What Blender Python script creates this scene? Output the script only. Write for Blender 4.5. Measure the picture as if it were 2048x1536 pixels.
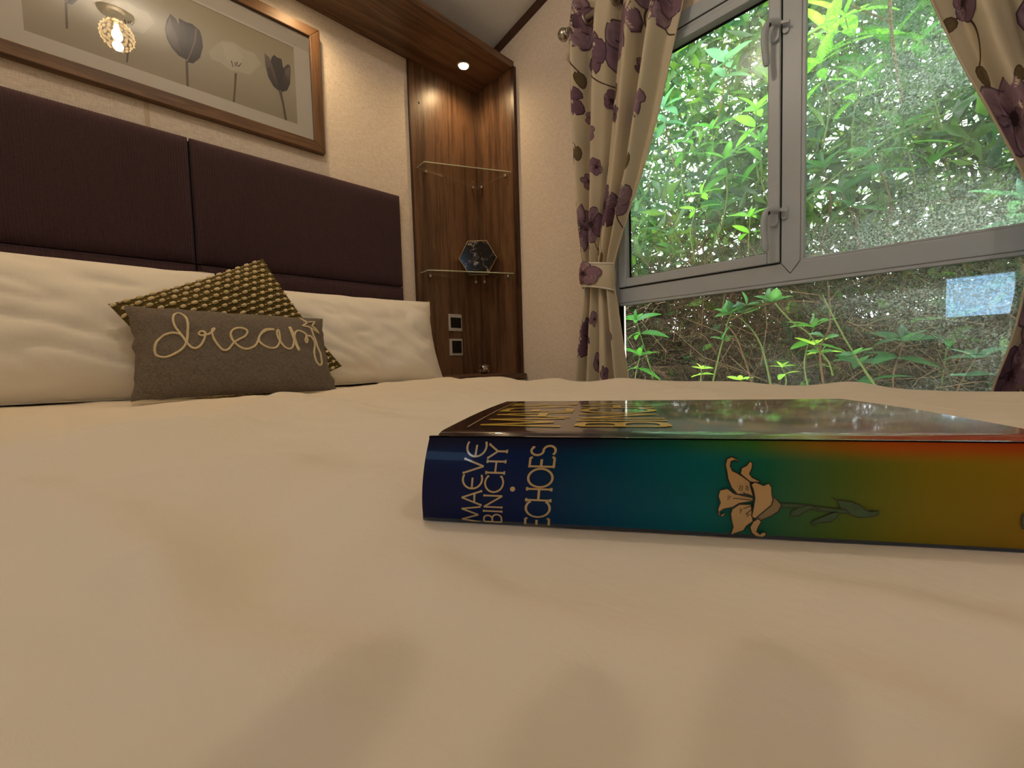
import bpy, bmesh, math, random
import numpy as np
from mathutils import Vector, Matrix, noise

for o in list(bpy.data.objects): bpy.data.objects.remove(o)
scene = bpy.context.scene
COL = scene.collection
random.seed(7)
rng = np.random.default_rng(7)
PI = math.pi
ZC = 0.67            # camera height above the floor; all shapes below are given with z measured from the camera

# ------------------------------------------------------------------ camera
YAW, PITCH, ROLL, FPX = 0.7726, -0.0562, -0.02871, 847.94
_f = Vector((math.sin(YAW)*math.cos(PITCH), math.cos(YAW)*math.cos(PITCH), math.sin(PITCH)))
_r = Vector((math.cos(YAW), -math.sin(YAW), 0)); _u = _r.cross(_f)
CR = _r*math.cos(ROLL) + _u*math.sin(ROLL); CU = -_r*math.sin(ROLL) + _u*math.cos(ROLL); CF = _f
cam = bpy.data.cameras.new('camera'); cam.sensor_width = 36; cam.lens = 36*FPX/2048; cam.clip_start = 0.005; cam.clip_end = 200
camo = bpy.data.objects.new('camera', cam); COL.objects.link(camo)
m = Matrix((( CR.x, CU.x, -CF.x, 0), (CR.y, CU.y, -CF.y, 0), (CR.z, CU.z, -CF.z, ZC), (0, 0, 0, 1)))
camo.matrix_world = m
scene.camera = camo
scene.view_settings.view_transform = 'Standard'
scene.view_settings.look = 'None'
scene.view_settings.gamma = 1
scene.view_settings.use_curve_mapping = False
scene.view_settings.exposure = 0.0

# ------------------------------------------------------------------ world and sun
world = bpy.data.worlds.new('sky'); scene.world = world; world.use_nodes = True
wn = world.node_tree; wn.nodes.clear()
wo = wn.nodes.new('ShaderNodeOutputWorld'); wb = wn.nodes.new('ShaderNodeBackground')
wb.inputs[0].default_value = (0.87, 0.94, 1.0, 1); wb.inputs[1].default_value = 12.0
wn.links.new(wb.outputs[0], wo.inputs[0])
sun = bpy.data.lights.new('sun', 'SUN'); sun.energy = 11; sun.angle = math.radians(0.6); sun.color = (1, .95, .84)
suno = bpy.data.objects.new('sun', sun); COL.objects.link(suno)
suno.rotation_euler = Vector((-.17, .40, -.90)).to_track_quat('-Z', 'Y').to_euler()
suno.location = (5, -4, 8)

# ------------------------------------------------------------------ helpers
def lin(r, g, b):
    f = lambda c: ((c/255+.055)/1.055)**2.4 if c/255 > .04045 else c/255/12.92
    return (f(r), f(g), f(b))
def ray(px, py):
    return CR*((px-1024)/FPX) + CU*(-(py-768)/FPX) + CF
def on_x(px, py, X): d = ray(px, py); return d*(X/d.x)
def on_y(px, py, Y): d = ray(px, py); return d*(Y/d.y)
def on_z(px, py, Z): d = ray(px, py); return d*(Z/d.z)

class MB:
    def __init__(s): s.v = []; s.f = []; s.c = []; s.uv = []
    def add(s, vs, fs, col=None):
        b = len(s.v); s.v += [tuple(v) for v in vs]; s.f += [tuple(b+i for i in f) for f in fs]
        if col is not None: s.c += [col]*len(vs) if not isinstance(col, list) else col
        return s
    def box(s, x0, x1, y0, y1, z0, z1, col=None):
        vs = [(x, y, z) for x in (x0, x1) for y in (y0, y1) for z in (z0, z1)]
        return s.add(vs, [(0,1,3,2),(4,6,7,5),(0,4,5,1),(2,3,7,6),(0,2,6,4),(1,5,7,3)], col)
    def obox(s, c, ax, ay, az, hx, hy, hz, col=None):
        c = Vector(c); vs = [c+ax*(hx*i)+ay*(hy*j)+az*(hz*k) for i in (-1,1) for j in (-1,1) for k in (-1,1)]
        return s.add(vs, [(0,1,3,2),(4,6,7,5),(0,4,5,1),(2,3,7,6),(0,2,6,4),(1,5,7,3)], col)
    def grid(s, fn, nu, nv, closed_u=False, col=None):
        vs = []; fs = []
        for j in range(nv+1):
            for i in range(nu if closed_u else nu+1): vs.append(fn(i/nu, j/nv))
        w = nu if closed_u else nu+1
        for j in range(nv):
            for i in range(nu):
                i2 = (i+1) % w
                fs.append((j*w+i, j*w+i2, (j+1)*w+i2, (j+1)*w+i))
        return s.add(vs, fs, col)
    def prism(s, poly, off, col=None):
        """poly: list of 3D points, extruded by vector off"""
        n = len(poly); off = Vector(off); vs = [Vector(p) for p in poly]+[Vector(p)+off for p in poly]
        fs = [tuple(range(n-1, -1, -1)), tuple(range(n, 2*n))]+[(i, (i+1) % n, n+(i+1) % n, n+i) for i in range(n)]
        return s.add(vs, fs, col)
    def tube(s, pts, r, n=8, caps=True, closed=False, flat=1.0, col=None):
        pts = [Vector(p) for p in pts]; N = len(pts); rr = r if isinstance(r, (list, tuple)) else [r]*N
        vs = []; ref = None
        for i, p in enumerate(pts):
            a = pts[(i-1) % N] if (i > 0 or closed) else p; b = pts[(i+1) % N] if (i < N-1 or closed) else p
            t = (b-a)
            t = t.normalized() if t.length > 1e-9 else Vector((0,0,1))
            if ref is None:
                ref = Vector((0,0,1)) if abs(t.z) < .9 else Vector((1,0,0))
            ref = ref - t*ref.dot(t)
            ref = ref.normalized() if ref.length > 1e-6 else t.orthogonal().normalized()
            b2 = t.cross(ref)
            for k in range(n):
                an = 2*PI*k/n; vs.append(p+ref*(math.cos(an)*rr[i])+b2*(math.sin(an)*rr[i]*flat))
        fs = []
        for i in range(N if closed else N-1):
            for k in range(n):
                k2 = (k+1) % n; j = (i+1) % N
                fs.append((i*n+k, i*n+k2, j*n+k2, j*n+k))
        if caps and not closed:
            fs.append(tuple(range(n-1, -1, -1))); fs.append(tuple((N-1)*n+k for k in range(n)))
        return s.add(vs, fs, col)
    def lathe(s, c, prof, n=24, axis='z', col=None):
        c = Vector(c); vs = []; fs = []
        A = {'z': (Vector((1,0,0)), Vector((0,1,0)), Vector((0,0,1))), 'y': (Vector((1,0,0)), Vector((0,0,1)), Vector((0,1,0))), 'x': (Vector((0,1,0)), Vector((0,0,1)), Vector((1,0,0)))}[axis]
        for r, h in prof:
            for k in range(n):
                a = 2*PI*k/n; vs.append(c+A[0]*(r*math.cos(a))+A[1]*(r*math.sin(a))+A[2]*h)
        for i in range(len(prof)-1):
            for k in range(n):
                k2 = (k+1) % n; fs.append((i*n+k, i*n+k2, (i+1)*n+k2, (i+1)*n+k))
        fs.append(tuple(range(n-1, -1, -1))); fs.append(tuple((len(prof)-1)*n+k for k in range(n)))
        return s.add(vs, fs, col)

OFF = {}
def tag(o, label=None, cat=None, group=None, kind=None):
    if label: o['label'] = label
    if cat: o['category'] = cat
    if group: o['group'] = group
    if kind: o['kind'] = kind
    return o
def thing(name, label, cat, loc, group=None, kind=None):
    o = bpy.data.objects.new(name, None); COL.objects.link(o); o.empty_display_size = .05
    L = Vector((loc[0], loc[1], loc[2]+ZC)); o.location = L; OFF[o.name] = L
    return tag(o, label, cat, group, kind)
def build(name, mb, mat, parent=None, smooth=False, bevel=0, angle=None, label=None):
    me = bpy.data.meshes.new(name)
    V = np.array(mb.v, dtype=float); V[:, 2] += ZC
    if parent is not None: L = OFF[parent.name]
    else:
        lo = V.min(0); hi = V.max(0); L = Vector(((lo[0]+hi[0])/2, (lo[1]+hi[1])/2, lo[2]))
    V = V-np.array(L)
    me.from_pydata(V.tolist(), [], mb.f)
    if mb.c:
        ca = me.color_attributes.new('Col', 'FLOAT_COLOR', 'POINT')
        ca.data.foreach_set('color', np.array([(c[0], c[1], c[2], 1) for c in mb.c], dtype=np.float32).ravel())
    me.update()
    if mat: me.materials.append(mat)
    o = bpy.data.objects.new(name, me); COL.objects.link(o)
    if parent is not None: o.parent = parent
    else: o.location = L
    OFF[o.name] = L
    if smooth:
        me.polygons.foreach_set('use_smooth', [True]*len(me.polygons))
        if angle: me.set_sharp_from_angle(angle=math.radians(angle))
    if bevel:
        b = o.modifiers.new('bevel', 'BEVEL'); b.width = bevel; b.segments = 2; b.limit_method = 'ANGLE'
    if label: o['label'] = label
    return o
def solo(name, mb, mat, label, cat, group=None, **k):
    return tag(build(name, mb, mat, None, **k), label, cat, group)
def struct(name, mb, mat, parent=None, **k):
    o = build(name, mb, mat, parent, **k)
    if parent is None: o['kind'] = 'structure'
    return o

# ------------------------------------------------------------------ materials
def new_mat(name):
    mt = bpy.data.materials.new(name); mt.use_nodes = True; nt = mt.node_tree; nt.nodes.clear()
    out = nt.nodes.new('ShaderNodeOutputMaterial')
    return mt, nt, out
def N(nt, typ, **inp):
    n = nt.nodes.new(typ)
    for k, v in inp.items():
        if k.startswith('p_'): setattr(n, k[2:], v)
        else: n.inputs[k.replace('_', ' ')].default_value = v
    return n
def ramp(nt, stops):
    r = nt.nodes.new('ShaderNodeValToRGB'); e = r.color_ramp.elements
    e[0].position = stops[0][0]; e[0].color = (*stops[0][1], 1); e[1].position = stops[-1][0]; e[1].color = (*stops[-1][1], 1)
    for p, c in stops[1:-1]: x = e.new(p); x.color = (*c, 1)
    return r
def coords(nt, scale=(1,1,1)):
    tc = nt.nodes.new('ShaderNodeTexCoord'); mp = nt.nodes.new('ShaderNodeMapping'); mp.inputs['Scale'].default_value = scale
    nt.links.new(tc.outputs['Object'], mp.inputs[0]); return mp.outputs[0]
def plain(name, col, rough=.6, spec=.5, metal=0, noise_s=0, noise_amt=.0, bump=0, bump_s=200, coat=0, sheen=0, trans=0, scale=(1,1,1), attr=False, emit=None, emit_s=0):
    mt, nt, out = new_mat(name); b = N(nt, 'ShaderNodeBsdfPrincipled', Roughness=rough, Metallic=metal)
    b.inputs['Base Color'].default_value = (*col, 1); b.inputs['Specular IOR Level'].default_value = spec
    b.inputs['Coat Weight'].default_value = coat; b.inputs['Coat Roughness'].default_value = .06
    b.inputs['Sheen Weight'].default_value = sheen
    if emit: b.inputs['Emission Color'].default_value = (*emit, 1); b.inputs['Emission Strength'].default_value = emit_s
    co = None
    if attr:
        a = nt.nodes.new('ShaderNodeAttribute'); a.attribute_name = 'Col'; co = a.outputs['Color']
    if noise_s:
        n = N(nt, 'ShaderNodeTexNoise', Scale=noise_s, Detail=4.0); nt.links.new(coords(nt, scale), n.inputs[0])
        r = ramp(nt, [(.3, (1-noise_amt,)*3), (.7, (1+noise_amt,)*3)]); nt.links.new(n.outputs[0], r.inputs[0])
        mx = N(nt, 'ShaderNodeMix', p_data_type='RGBA', p_blend_type='MULTIPLY'); mx.inputs[0].default_value = 1
        mx.inputs[6].default_value = (*col, 1)
        if co: nt.links.new(co, mx.inputs[6])
        nt.links.new(r.outputs[0], mx.inputs[7]); co = mx.outputs[2]
    if co: nt.links.new(co, b.inputs['Base Color'])
    if bump:
        n = N(nt, 'ShaderNodeTexNoise', Scale=bump_s, Detail=3.0); nt.links.new(coords(nt, scale), n.inputs[0])
        bp = N(nt, 'ShaderNodeBump', Strength=bump, Distance=.002); nt.links.new(n.outputs[0], bp.inputs['Height']); nt.links.new(bp.outputs[0], b.inputs['Normal'])
    sh = b.outputs[0]
    if trans:
        t = N(nt, 'ShaderNodeBsdfTranslucent'); t.inputs[0].default_value = (*col, 1)
        if co: nt.links.new(co, t.inputs[0])
        mx = N(nt, 'ShaderNodeMixShader', Fac=trans); nt.links.new(sh, mx.inputs[1]); nt.links.new(t.outputs[0], mx.inputs[2]); sh = mx.outputs[0]
    nt.links.new(sh, out.inputs[0]); return mt

def wood(name, dark, light, scale, rough=.38, spec=.45):
    """walnut veneer; the axis with the small scale is the grain direction"""
    mt, nt, out = new_mat(name); b = N(nt, 'ShaderNodeBsdfPrincipled', Roughness=rough); b.inputs['Specular IOR Level'].default_value = spec
    v = coords(nt, scale)
    n1 = N(nt, 'ShaderNodeTexNoise', Scale=1.0, Detail=5.0, Roughness=.62, Distortion=.35); nt.links.new(v, n1.inputs[0])
    n2 = N(nt, 'ShaderNodeTexNoise', Scale=5.0, Detail=3.0, Roughness=.7); nt.links.new(v, n2.inputs[0])
    mm = N(nt, 'ShaderNodeMath', p_operation='MULTIPLY_ADD'); mm.inputs[1].default_value = .35; nt.links.new(n2.outputs[0], mm.inputs[0])
    m2 = N(nt, 'ShaderNodeMath', p_operation='MULTIPLY'); m2.inputs[1].default_value = .65; nt.links.new(n1.outputs[0], m2.inputs[0]); nt.links.new(m2.outputs[0], mm.inputs[2])
    mid = tuple((a+c)/2 for a, c in zip(dark, light))
    r = ramp(nt, [(.34, dark), (.47, mid), (.53, light), (.66, mid)]); nt.links.new(mm.outputs[0], r.inputs[0]); nt.links.new(r.outputs[0], b.inputs['Base Color'])
    bp = N(nt, 'ShaderNodeBump', Strength=.12, Distance=.001); nt.links.new(n2.outputs[0], bp.inputs['Height']); nt.links.new(bp.outputs[0], b.inputs['Normal'])
    nt.links.new(b.outputs[0], out.inputs[0]); return mt

def weave(name, c1, c2, sx, sz, rough=.85, bump=.25):
    """woven wallpaper / linen: two crossed stretched noises"""
    mt, nt, out = new_mat(name); b = N(nt, 'ShaderNodeBsdfPrincipled', Roughness=rough); b.inputs['Specular IOR Level'].default_value = .2
    n1 = N(nt, 'ShaderNodeTexNoise', Scale=1.0, Detail=3.0); nt.links.new(coords(nt, (sx, sx, sz)), n1.inputs[0])
    n2 = N(nt, 'ShaderNodeTexNoise', Scale=1.0, Detail=3.0); nt.links.new(coords(nt, (sz, sz, sx)), n2.inputs[0])
    ad = N(nt, 'ShaderNodeMath', p_operation='ADD'); nt.links.new(n1.outputs[0], ad.inputs[0]); nt.links.new(n2.outputs[0], ad.inputs[1])
    hf = N(nt, 'ShaderNodeMath', p_operation='MULTIPLY'); hf.inputs[1].default_value = .5; nt.links.new(ad.outputs[0], hf.inputs[0])
    r = ramp(nt, [(.36, c1), (.60, c2)]); nt.links.new(hf.outputs[0], r.inputs[0]); nt.links.new(r.outputs[0], b.inputs['Base Color'])
    bp = N(nt, 'ShaderNodeBump', Strength=bump, Distance=.001); nt.links.new(hf.outputs[0], bp.inputs['Height']); nt.links.new(bp.outputs[0], b.inputs['Normal'])
    nt.links.new(b.outputs[0], out.inputs[0]); return mt

def glass(name, tint=(1,1,1), dust=0.0, dust_col=(.8,.85,.8), dust_axis=None, rough=0.0, ior=1.5, gain=1.0):
    mt, nt, out = new_mat(name)
    t = N(nt, 'ShaderNodeBsdfTransparent'); t.inputs[0].default_value = (*tint, 1)
    g = N(nt, 'ShaderNodeBsdfGlossy', Roughness=rough)
    fr = N(nt, 'ShaderNodeFresnel', IOR=ior); fm = N(nt, 'ShaderNodeMath', p_operation='MULTIPLY'); fm.inputs[1].default_value = gain; fm.use_clamp = True
    nt.links.new(fr.outputs[0], fm.inputs[0])
    mx = N(nt, 'ShaderNodeMixShader'); nt.links.new(fm.outputs[0], mx.inputs[0]); nt.links.new(t.outputs[0], mx.inputs[1]); nt.links.new(g.outputs[0], mx.inputs[2])
    sh = mx.outputs[0]
    if dust:
        d = N(nt, 'ShaderNodeBsdfTranslucent'); d.inputs[0].default_value = (*dust_col, 1)
        n1 = N(nt, 'ShaderNodeTexNoise', Scale=260.0, Detail=2.0); nt.links.new(coords(nt), n1.inputs[0])
        r1 = ramp(nt, [(.46, (.18,)*3), (.66, (1,)*3)]); nt.links.new(n1.outputs[0], r1.inputs[0])
        n2 = N(nt, 'ShaderNodeTexNoise', Scale=3.2, Detail=3.0, Distortion=.6); nt.links.new(coords(nt, (1, .55, 1)), n2.inputs[0])
        r2 = ramp(nt, [(.40, (.16,)*3), (.60, (1,)*3)]); nt.links.new(n2.outputs[0], r2.inputs[0])
        m1 = N(nt, 'ShaderNodeMath', p_operation='MULTIPLY'); nt.links.new(r1.outputs[0], m1.inputs[0]); nt.links.new(r2.outputs[0], m1.inputs[1])
        last = m1.outputs[0]
        if dust_axis:
            tc = nt.nodes.new('ShaderNodeTexCoord'); sp = nt.nodes.new('ShaderNodeSeparateXYZ'); nt.links.new(tc.outputs['Object'], sp.inputs[0])
            mr = N(nt, 'ShaderNodeMapRange'); mr.inputs[1].default_value = dust_axis[0]; mr.inputs[2].default_value = dust_axis[1]; mr.inputs[3].default_value = .08; mr.inputs[4].default_value = 1
            nt.links.new(sp.outputs[1], mr.inputs[0])
            m3 = N(nt, 'ShaderNodeMath', p_operation='MULTIPLY'); nt.links.new(last, m3.inputs[0]); nt.links.new(mr.outputs[0], m3.inputs[1]); last = m3.outputs[0]
        m2 = N(nt, 'ShaderNodeMath', p_operation='MULTIPLY'); m2.inputs[1].default_value = dust; nt.links.new(last, m2.inputs[0])
        mx2 = N(nt, 'ShaderNodeMixShader'); nt.links.new(m2.outputs[0], mx2.inputs[0]); nt.links.new(sh, mx2.inputs[1]); nt.links.new(d.outputs[0], mx2.inputs[2]); sh = mx2.outputs[0]
    nt.links.new(sh, out.inputs[0]); return mt

M_wall = weave('cream woven wallpaper', lin(216,201,184), lin(242,230,216), 620, 60, bump=.08)
M_ceil = plain('white ceiling board', lin(234,236,238), .9, .2, noise_s=220, noise_amt=.03, bump=.1)
M_floor = plain('brown carpet', lin(120,100,84), .95, .1, noise_s=260, noise_amt=.2, bump=.4)
WD, WL = lin(64,44,31), lin(122,90,66)
M_wood_z = wood('walnut veneer upright grain', WD, WL, (22, 22, 1.3))
M_wood_x = wood('walnut veneer level grain', WD, WL, (1.3, 22, 22))
M_wood_y = wood('walnut veneer cross grain', WD, WL, (22, 1.3, 22))
M_wood_dark = wood('dark walnut lipping', lin(44,24,16), lin(74,44,30), (12, 12, 3))
M_frame_x = wood('picture frame wood level', lin(66,44,26), lin(112,80,52), (2, 40, 40), .5)
M_frame_z = wood('picture frame wood upright', lin(66,44,26), lin(112,80,52), (40, 40, 2), .5)
M_cord = plain('aubergine corduroy', lin(70,50,57), .95, .15, noise_s=300, noise_amt=.18, bump=.3, bump_s=900, sheen=.12)
M_pvc = plain('white window plastic', lin(186,196,205), .35, .5, noise_s=60, noise_amt=.015)
M_gasket = plain('black rubber gasket', lin(18,18,18), .6, .3)
M_chrome = plain('brushed nickel', lin(190,184,174), .28, .5, metal=1)
M_glass_shelf = glass('clear shelf glass', (.975,.985,.975), gain=.45)
M_shelf_edge = plain('green shelf glass edge', lin(196,206,180), .2, .6)

# ------------------------------------------------------------------ room shell
D = 1.62; XW = 1.385; XL = -1.15; YF = -1.75; ZF = -ZC
RY = 0.1                                   # ridge line of the vaulted ceiling
def ceil_z(y): return 1.414+.19*(1.475-y) if y > RY else 1.414+.19*(1.475-RY)-.19*(RY-y)
struct('floor', MB().box(XL, XW, YF, D, ZF-.05, ZF), M_floor)
struct('wall_back', MB().box(XL-.08, XW+.08, D, D+.08, ZF, 1.75), M_wall)
LY0, LY1, LZ0, LZ1 = -.31, .04, .165, .475      # small second window, mirrored in the bottom pane
wl = MB().box(XL-.08, XL, YF, LY0, ZF, 1.75); wl.box(XL-.08, XL, LY1, D, ZF, 1.75); wl.box(XL-.08, XL, LY0, LY1, ZF, LZ0); wl.box(XL-.08, XL, LY0, LY1, LZ1, 1.75)
struct('wall_left', wl, M_wall)
struct('wall_front', MB().box(XL-.08, XW+.08, YF-.08, YF, ZF, 1.75), M_wall)
# window wall, built round the opening
WY0, WY1, WZ0, WZ1 = -.262, .872, -.42, 1.075
wr = MB()
wr.box(XW, XW+.09, WY1, D, ZF, 1.75); wr.box(XW, XW+.09, YF, WY0, ZF, 1.75)
wr.box(XW, XW+.09, WY0, WY1, ZF, WZ0); wr.box(XW, XW+.09, WY0, WY1, WZ1, 1.75)
struct('wall_right', wr, M_wall)
cl = MB()
for (y0, y1) in ((RY, D+.02), (YF-.02, RY)):
    cl.prism([(XL-.05, y0, ceil_z(y0)), (XL-.05, y1, ceil_z(y1)), (XL-.05, y1, ceil_z(y1)+.04), (XL-.05, y0, ceil_z(y0)+.04)], (XW-XL+.1, 0, 0))
struct('ceiling', cl, M_ceil)
tr = MB()
for (y0, y1) in ((RY, D), (YF, RY)):
    tr.prism([(XW-.012, y0, ceil_z(y0)-.032), (XW-.012, y1, ceil_z(y1)-.032), (XW-.012, y1, ceil_z(y1)), (XW-.012, y0, ceil_z(y0))], (.0125, 0, 0))
struct('trim_1', tr, M_wood_dark)
struct('trim_2', MB().box(.1405, .1515, D-.0022, D+.001, ZF, 1.29), plain('cream joint strip', lin(206,190,162), .8, .2))
bb = MB().box(XL, XL+.012, YF, D, ZF, ZF+.07)
struct('baseboard_left', bb, M_wood_y)
struct('baseboard_front', MB().box(XL+.012, XW, YF, YF+.012, ZF, ZF+.07), M_wood_x)

# ------------------------------------------------------------------ window
W = thing('window_1', None, None, (XW+.03, (WY0+WY1)/2, WZ0), kind='structure')
FX0, FX1 = XW-.006, XW+.032                 # frame depth, from just inside the wall face outwards
JL, JR = WY1, WY0
def fpart(name, *boxes, bevel=.003):
    mb = MB()
    for b in boxes: mb.box(*b)
    return build(name, mb, M_pvc, W, bevel=bevel)
MU0, MU1 = .283, .327                       # mullion
TZ0, TZ1 = .195, .247                       # transom
fpart('frame_jamb', (FX0, FX1, WY1-.03, WY1+.004, WZ0, WZ1))
fpart('frame_jamb', (FX0, FX1, WY0-.004, WY0+.04, WZ0, WZ1))
fpart('frame_head', (FX0, FX1, WY0+.04, WY1-.03, WZ1-.04, WZ1+.004))
fpart('frame_sill', (FX0-.05, FX1, WY0+.04, WY1-.03, WZ0, WZ0+.05))
fpart('transom', (FX0, FX1, WY0+.04, WY1-.03, TZ0, TZ1))
ml = MB(); ym = (MU0+MU1)/2
ml.prism([(FX0-.0012, MU0, WZ1-.04), (FX0-.0012, MU1, WZ1-.04), (FX0-.0012, MU1, TZ1), (FX0-.0012, ym, TZ1-.03), (FX0-.0012, MU0, TZ1)], (FX1-FX0, 0, 0))
build('mullion', ml, M_pvc, W, bevel=.0015)
mg = MB()                                   # dark mitre joints where the mullion meets the transom
for y in (MU0, MU1): mg.tube([(FX0-.0010, y, TZ1), (FX0-.0010, ym, TZ1-.0305)], .0007, 4)
build('joint_line', mg, M_gasket, W)
# opening casement: a sash frame with its own glass and two handles
SY0, SY1, SZ0, SZ1 = MU1+.0035, WY1-.0335, TZ1+.0035, WZ1-.0435
SX0, SX1 = FX0-.008, FX1-.004; sw = .030
sash = build('sash', MB().box(SX0, SX1, SY0, SY0+sw, SZ0, SZ1), M_pvc, W, bevel=.003)
build('sash_stile', MB().box(SX0, SX1, SY1-sw, SY1, SZ0, SZ1), M_pvc, sash, bevel=.003)
build('sash_rail', MB().box(SX0, SX1, SY0+sw, SY1-sw, SZ0, SZ0+sw), M_pvc, sash, bevel=.003)
tr_ = MB().box(SX0, SX1, SY0+sw, SY1-sw, SZ1-sw-.012, SZ1-.018); tr_.box(SX0+.01, SX1, SY0+sw, SY1-sw, SZ1-.018, SZ1)
build('sash_rail', tr_, M_pvc, sash, bevel=.002)
gk = MB()                                    # black gaskets
def gasket(y0, y1, z0, z1, x, w=.006):
    gk.box(x, x+.004, y0, y1, z0, z0+w); gk.box(x, x+.004, y0, y1, z1-w, z1); gk.box(x, x+.004, y0, y0+w, z0+w, z1-w); gk.box(x, x+.004, y1-w, y1, z0+w, z1-w)
gasket(SY0+sw, SY1-sw, SZ0+sw, SZ1-sw-.012, XW+.014)
gasket(WY0+.04, MU0, TZ1, WZ1-.04, XW+.016)
gasket(WY0+.04, WY1-.03, WZ0+.05, TZ0, XW+.012, .008)
gk.box(FX0+.003, FX0+.006, SY0-.0035, SY0, SZ0, SZ1); gk.box(FX0+.003, FX0+.006, SY0, SY1, SZ0-.0035, SZ0)
gk.box(FX0+.003, FX0+.006, SY0, SY1, SZ1, SZ1+.0035)
gk.box(FX0+.002, XW+.012, WY1-.0335, WY1-.0298, WZ0+.05, TZ0)
build('gasket', gk, M_gasket, W)
M_pane = glass('window glass', (.97,.99,.98), dust=.30, dust_col=(.62,.70,.64), gain=1.6)
M_pane_dusty = glass('dusty window glass', (.97,.99,.98), dust=.95, dust_col=(.60,.68,.62), dust_axis=(.12, -.34), gain=1.5)
def pane(y0, y1, z0, z1, x, mt): build('pane', MB().box(x, x+.004, y0, y1, z0, z1), mt, W)
pane(SY0+sw-.004, SY1-sw+.004, SZ0+sw-.004, SZ1-sw-.008, XW+.019, M_pane)
pane(WY0+.036, MU0+.004, TZ1-.004, WZ1-.036, XW+.021, M_pane_dusty)
pane(WY0+.036, WY1-.026, WZ0+.046, TZ0+.004, XW+.017, M_pane_dusty)
# white glazing beads on the fixed lights
bd = MB(); bd.box(XW-.004, XW+.014, WY0+.04, MU0, TZ1, TZ1+.006); bd.box(XW-.004, XW+.014, MU0-.009, MU0, TZ1+.006, WZ1-.04)
bd.box(XW-.004, XW+.012, WY0+.04, WY1-.03, TZ0-.009, TZ0)
build('glazing_bead', bd, M_pvc, W, bevel=.0015)
def handle(zc):
    h = MB(); yb = SY0+.012
    prof = [(math.cos(t)*.011, math.sin(t)*.011) for t in [PI*k/8 for k in range(9)]]
    cap = [(SX0, yb+y, zc+.018+z) for y, z in prof]+[(SX0, yb-y, zc-.022-z) for y, z in prof]
    h.prism(cap, (-.009, 0, 0)); base = build('handle_base', h, M_pvc, W, smooth=True, angle=40, bevel=.001)
    l = MB(); pts = [(SX0-.010, yb-.012, zc+.010), (SX0-.020, yb-.004, zc+.010), (SX0-.034, yb+.006, zc+.006), (SX0-.042, yb+.013, zc-.012), (SX0-.043, yb+.015, zc-.045), (SX0-.040, yb+.012, zc-.085), (SX0-.039, yb+.011, zc-.104)]
    P = [Vector(p) for p in pts]; sm = []
    for i in range(len(P)-1):
        p0 = P[max(i-1, 0)]; p1 = P[i]; p2 = P[i+1]; p3 = P[min(i+2, len(P)-1)]
        for k in range(5):
            t = k/5; sm.append(.5*((2*p1)+(p2-p0)*t+(2*p0-5*p1+4*p2-p3)*t*t+(3*p1-p0-3*p2+p3)*t**3))
    sm.append(P[-1]); n = len(sm)
    l.tube(sm, [.0095 if i < n-3 else .0095*(1-.35*(i-n+4)/3) for i in range(n)], 12, flat=.62)
    build('handle_lever', l, M_pvc, base, smooth=True, angle=50)
    build('lever_button', MB().lathe((SX0-.0405, yb+.006, zc-.002), [(.0058, 0), (.0058, .004), (.003, .0055)], 12, 'x'), M_gasket, base)
    k = MB(); yk = MU1-.008
    cap = [(FX0-.001, yk+y*.7, zc+.014+z*.7) for y, z in prof]+[(FX0-.001, yk-y*.7, zc-.010-z*.7) for y, z in prof]
    k.prism(cap, (-.006, 0, 0)); build('keeper', k, M_pvc, base, bevel=.001)
    build('latch_nose', MB().obox((SX0-.010, yb-.020, zc+.006), Vector((1,0,0)), Vector((0,.95,.3)), Vector((0,-.3,.95)), .003, .016, .004), M_pvc, base, bevel=.001)
handle(.872); handle(.382)

W2 = thing('window_2', None, None, (XL-.04, (LY0+LY1)/2, LZ0), kind='structure')
for nm, b_ in (('frame_jamb', (XL-.06, XL+.004, LY0, LY0+.03, LZ0, LZ1)), ('frame_jamb', (XL-.06, XL+.004, LY1-.03, LY1, LZ0, LZ1)), ('frame_head', (XL-.06, XL+.004, LY0+.03, LY1-.03, LZ1-.03, LZ1)), ('frame_sill', (XL-.06, XL+.03, LY0+.03, LY1-.03, LZ0, LZ0+.03))):
    build(nm, MB().box(*b_), M_pvc, W2, bevel=.002)
build('pane', MB().box(XL-.034, XL-.030, LY0+.028, LY1-.028, LZ0+.028, LZ1-.028), glass('pale blue obscured glass', (.60,.78,.92)), W2)

# ------------------------------------------------------------------ pelmet board, corner unit, bedside cabinet
pel = thing('pelmet_board', 'long walnut pelmet board running along the wall above the picture', 'pelmet', (.2, 1.49, 1.28))
build('board', MB().box(XL, XW-.0005, 1.362, D-.0005, 1.280, 1.302), M_wood_x, pel, bevel=.0015)
build('front_lipping', MB().box(XL, XW-.0005, 1.352, 1.3615, 1.277, 1.306), M_wood_x, pel, bevel=.001)
unit = thing('corner_unit', 'tall walnut corner panelling lit by the downlight', 'corner unit', (1.25, 1.5, ZF))
build('back_panel', MB().box(1.014, XW-.0005, D-.007, D-.0005, ZF, 1.2795), M_wood_z, unit)
build('side_panel', MB().box(XW-.007, XW-.0005, 1.36, D-.0075, ZF, 1.2795), M_wood_z, unit)
build('edge_lipping', MB().box(1.009, 1.0138, D-.010, D-.0005, ZF, 1.2795), M_wood_dark, unit)
build('edge_lipping', MB().box(XW-.018, XW-.0005, 1.340, 1.3598, ZF, 1.2765), M_wood_dark, unit, bevel=.001)
build('screw_cap', MB().lathe((1.06, D-.0072, 1.12), [(.004, 0), (.004, -.0015), (.002, -.002)], 10, 'y'), M_wood_dark, unit)
cab = thing('bedside_cabinet', 'walnut bedside cabinet top peeping over the bed edge', 'cabinet', (1.2, 1.45, ZF))
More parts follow.
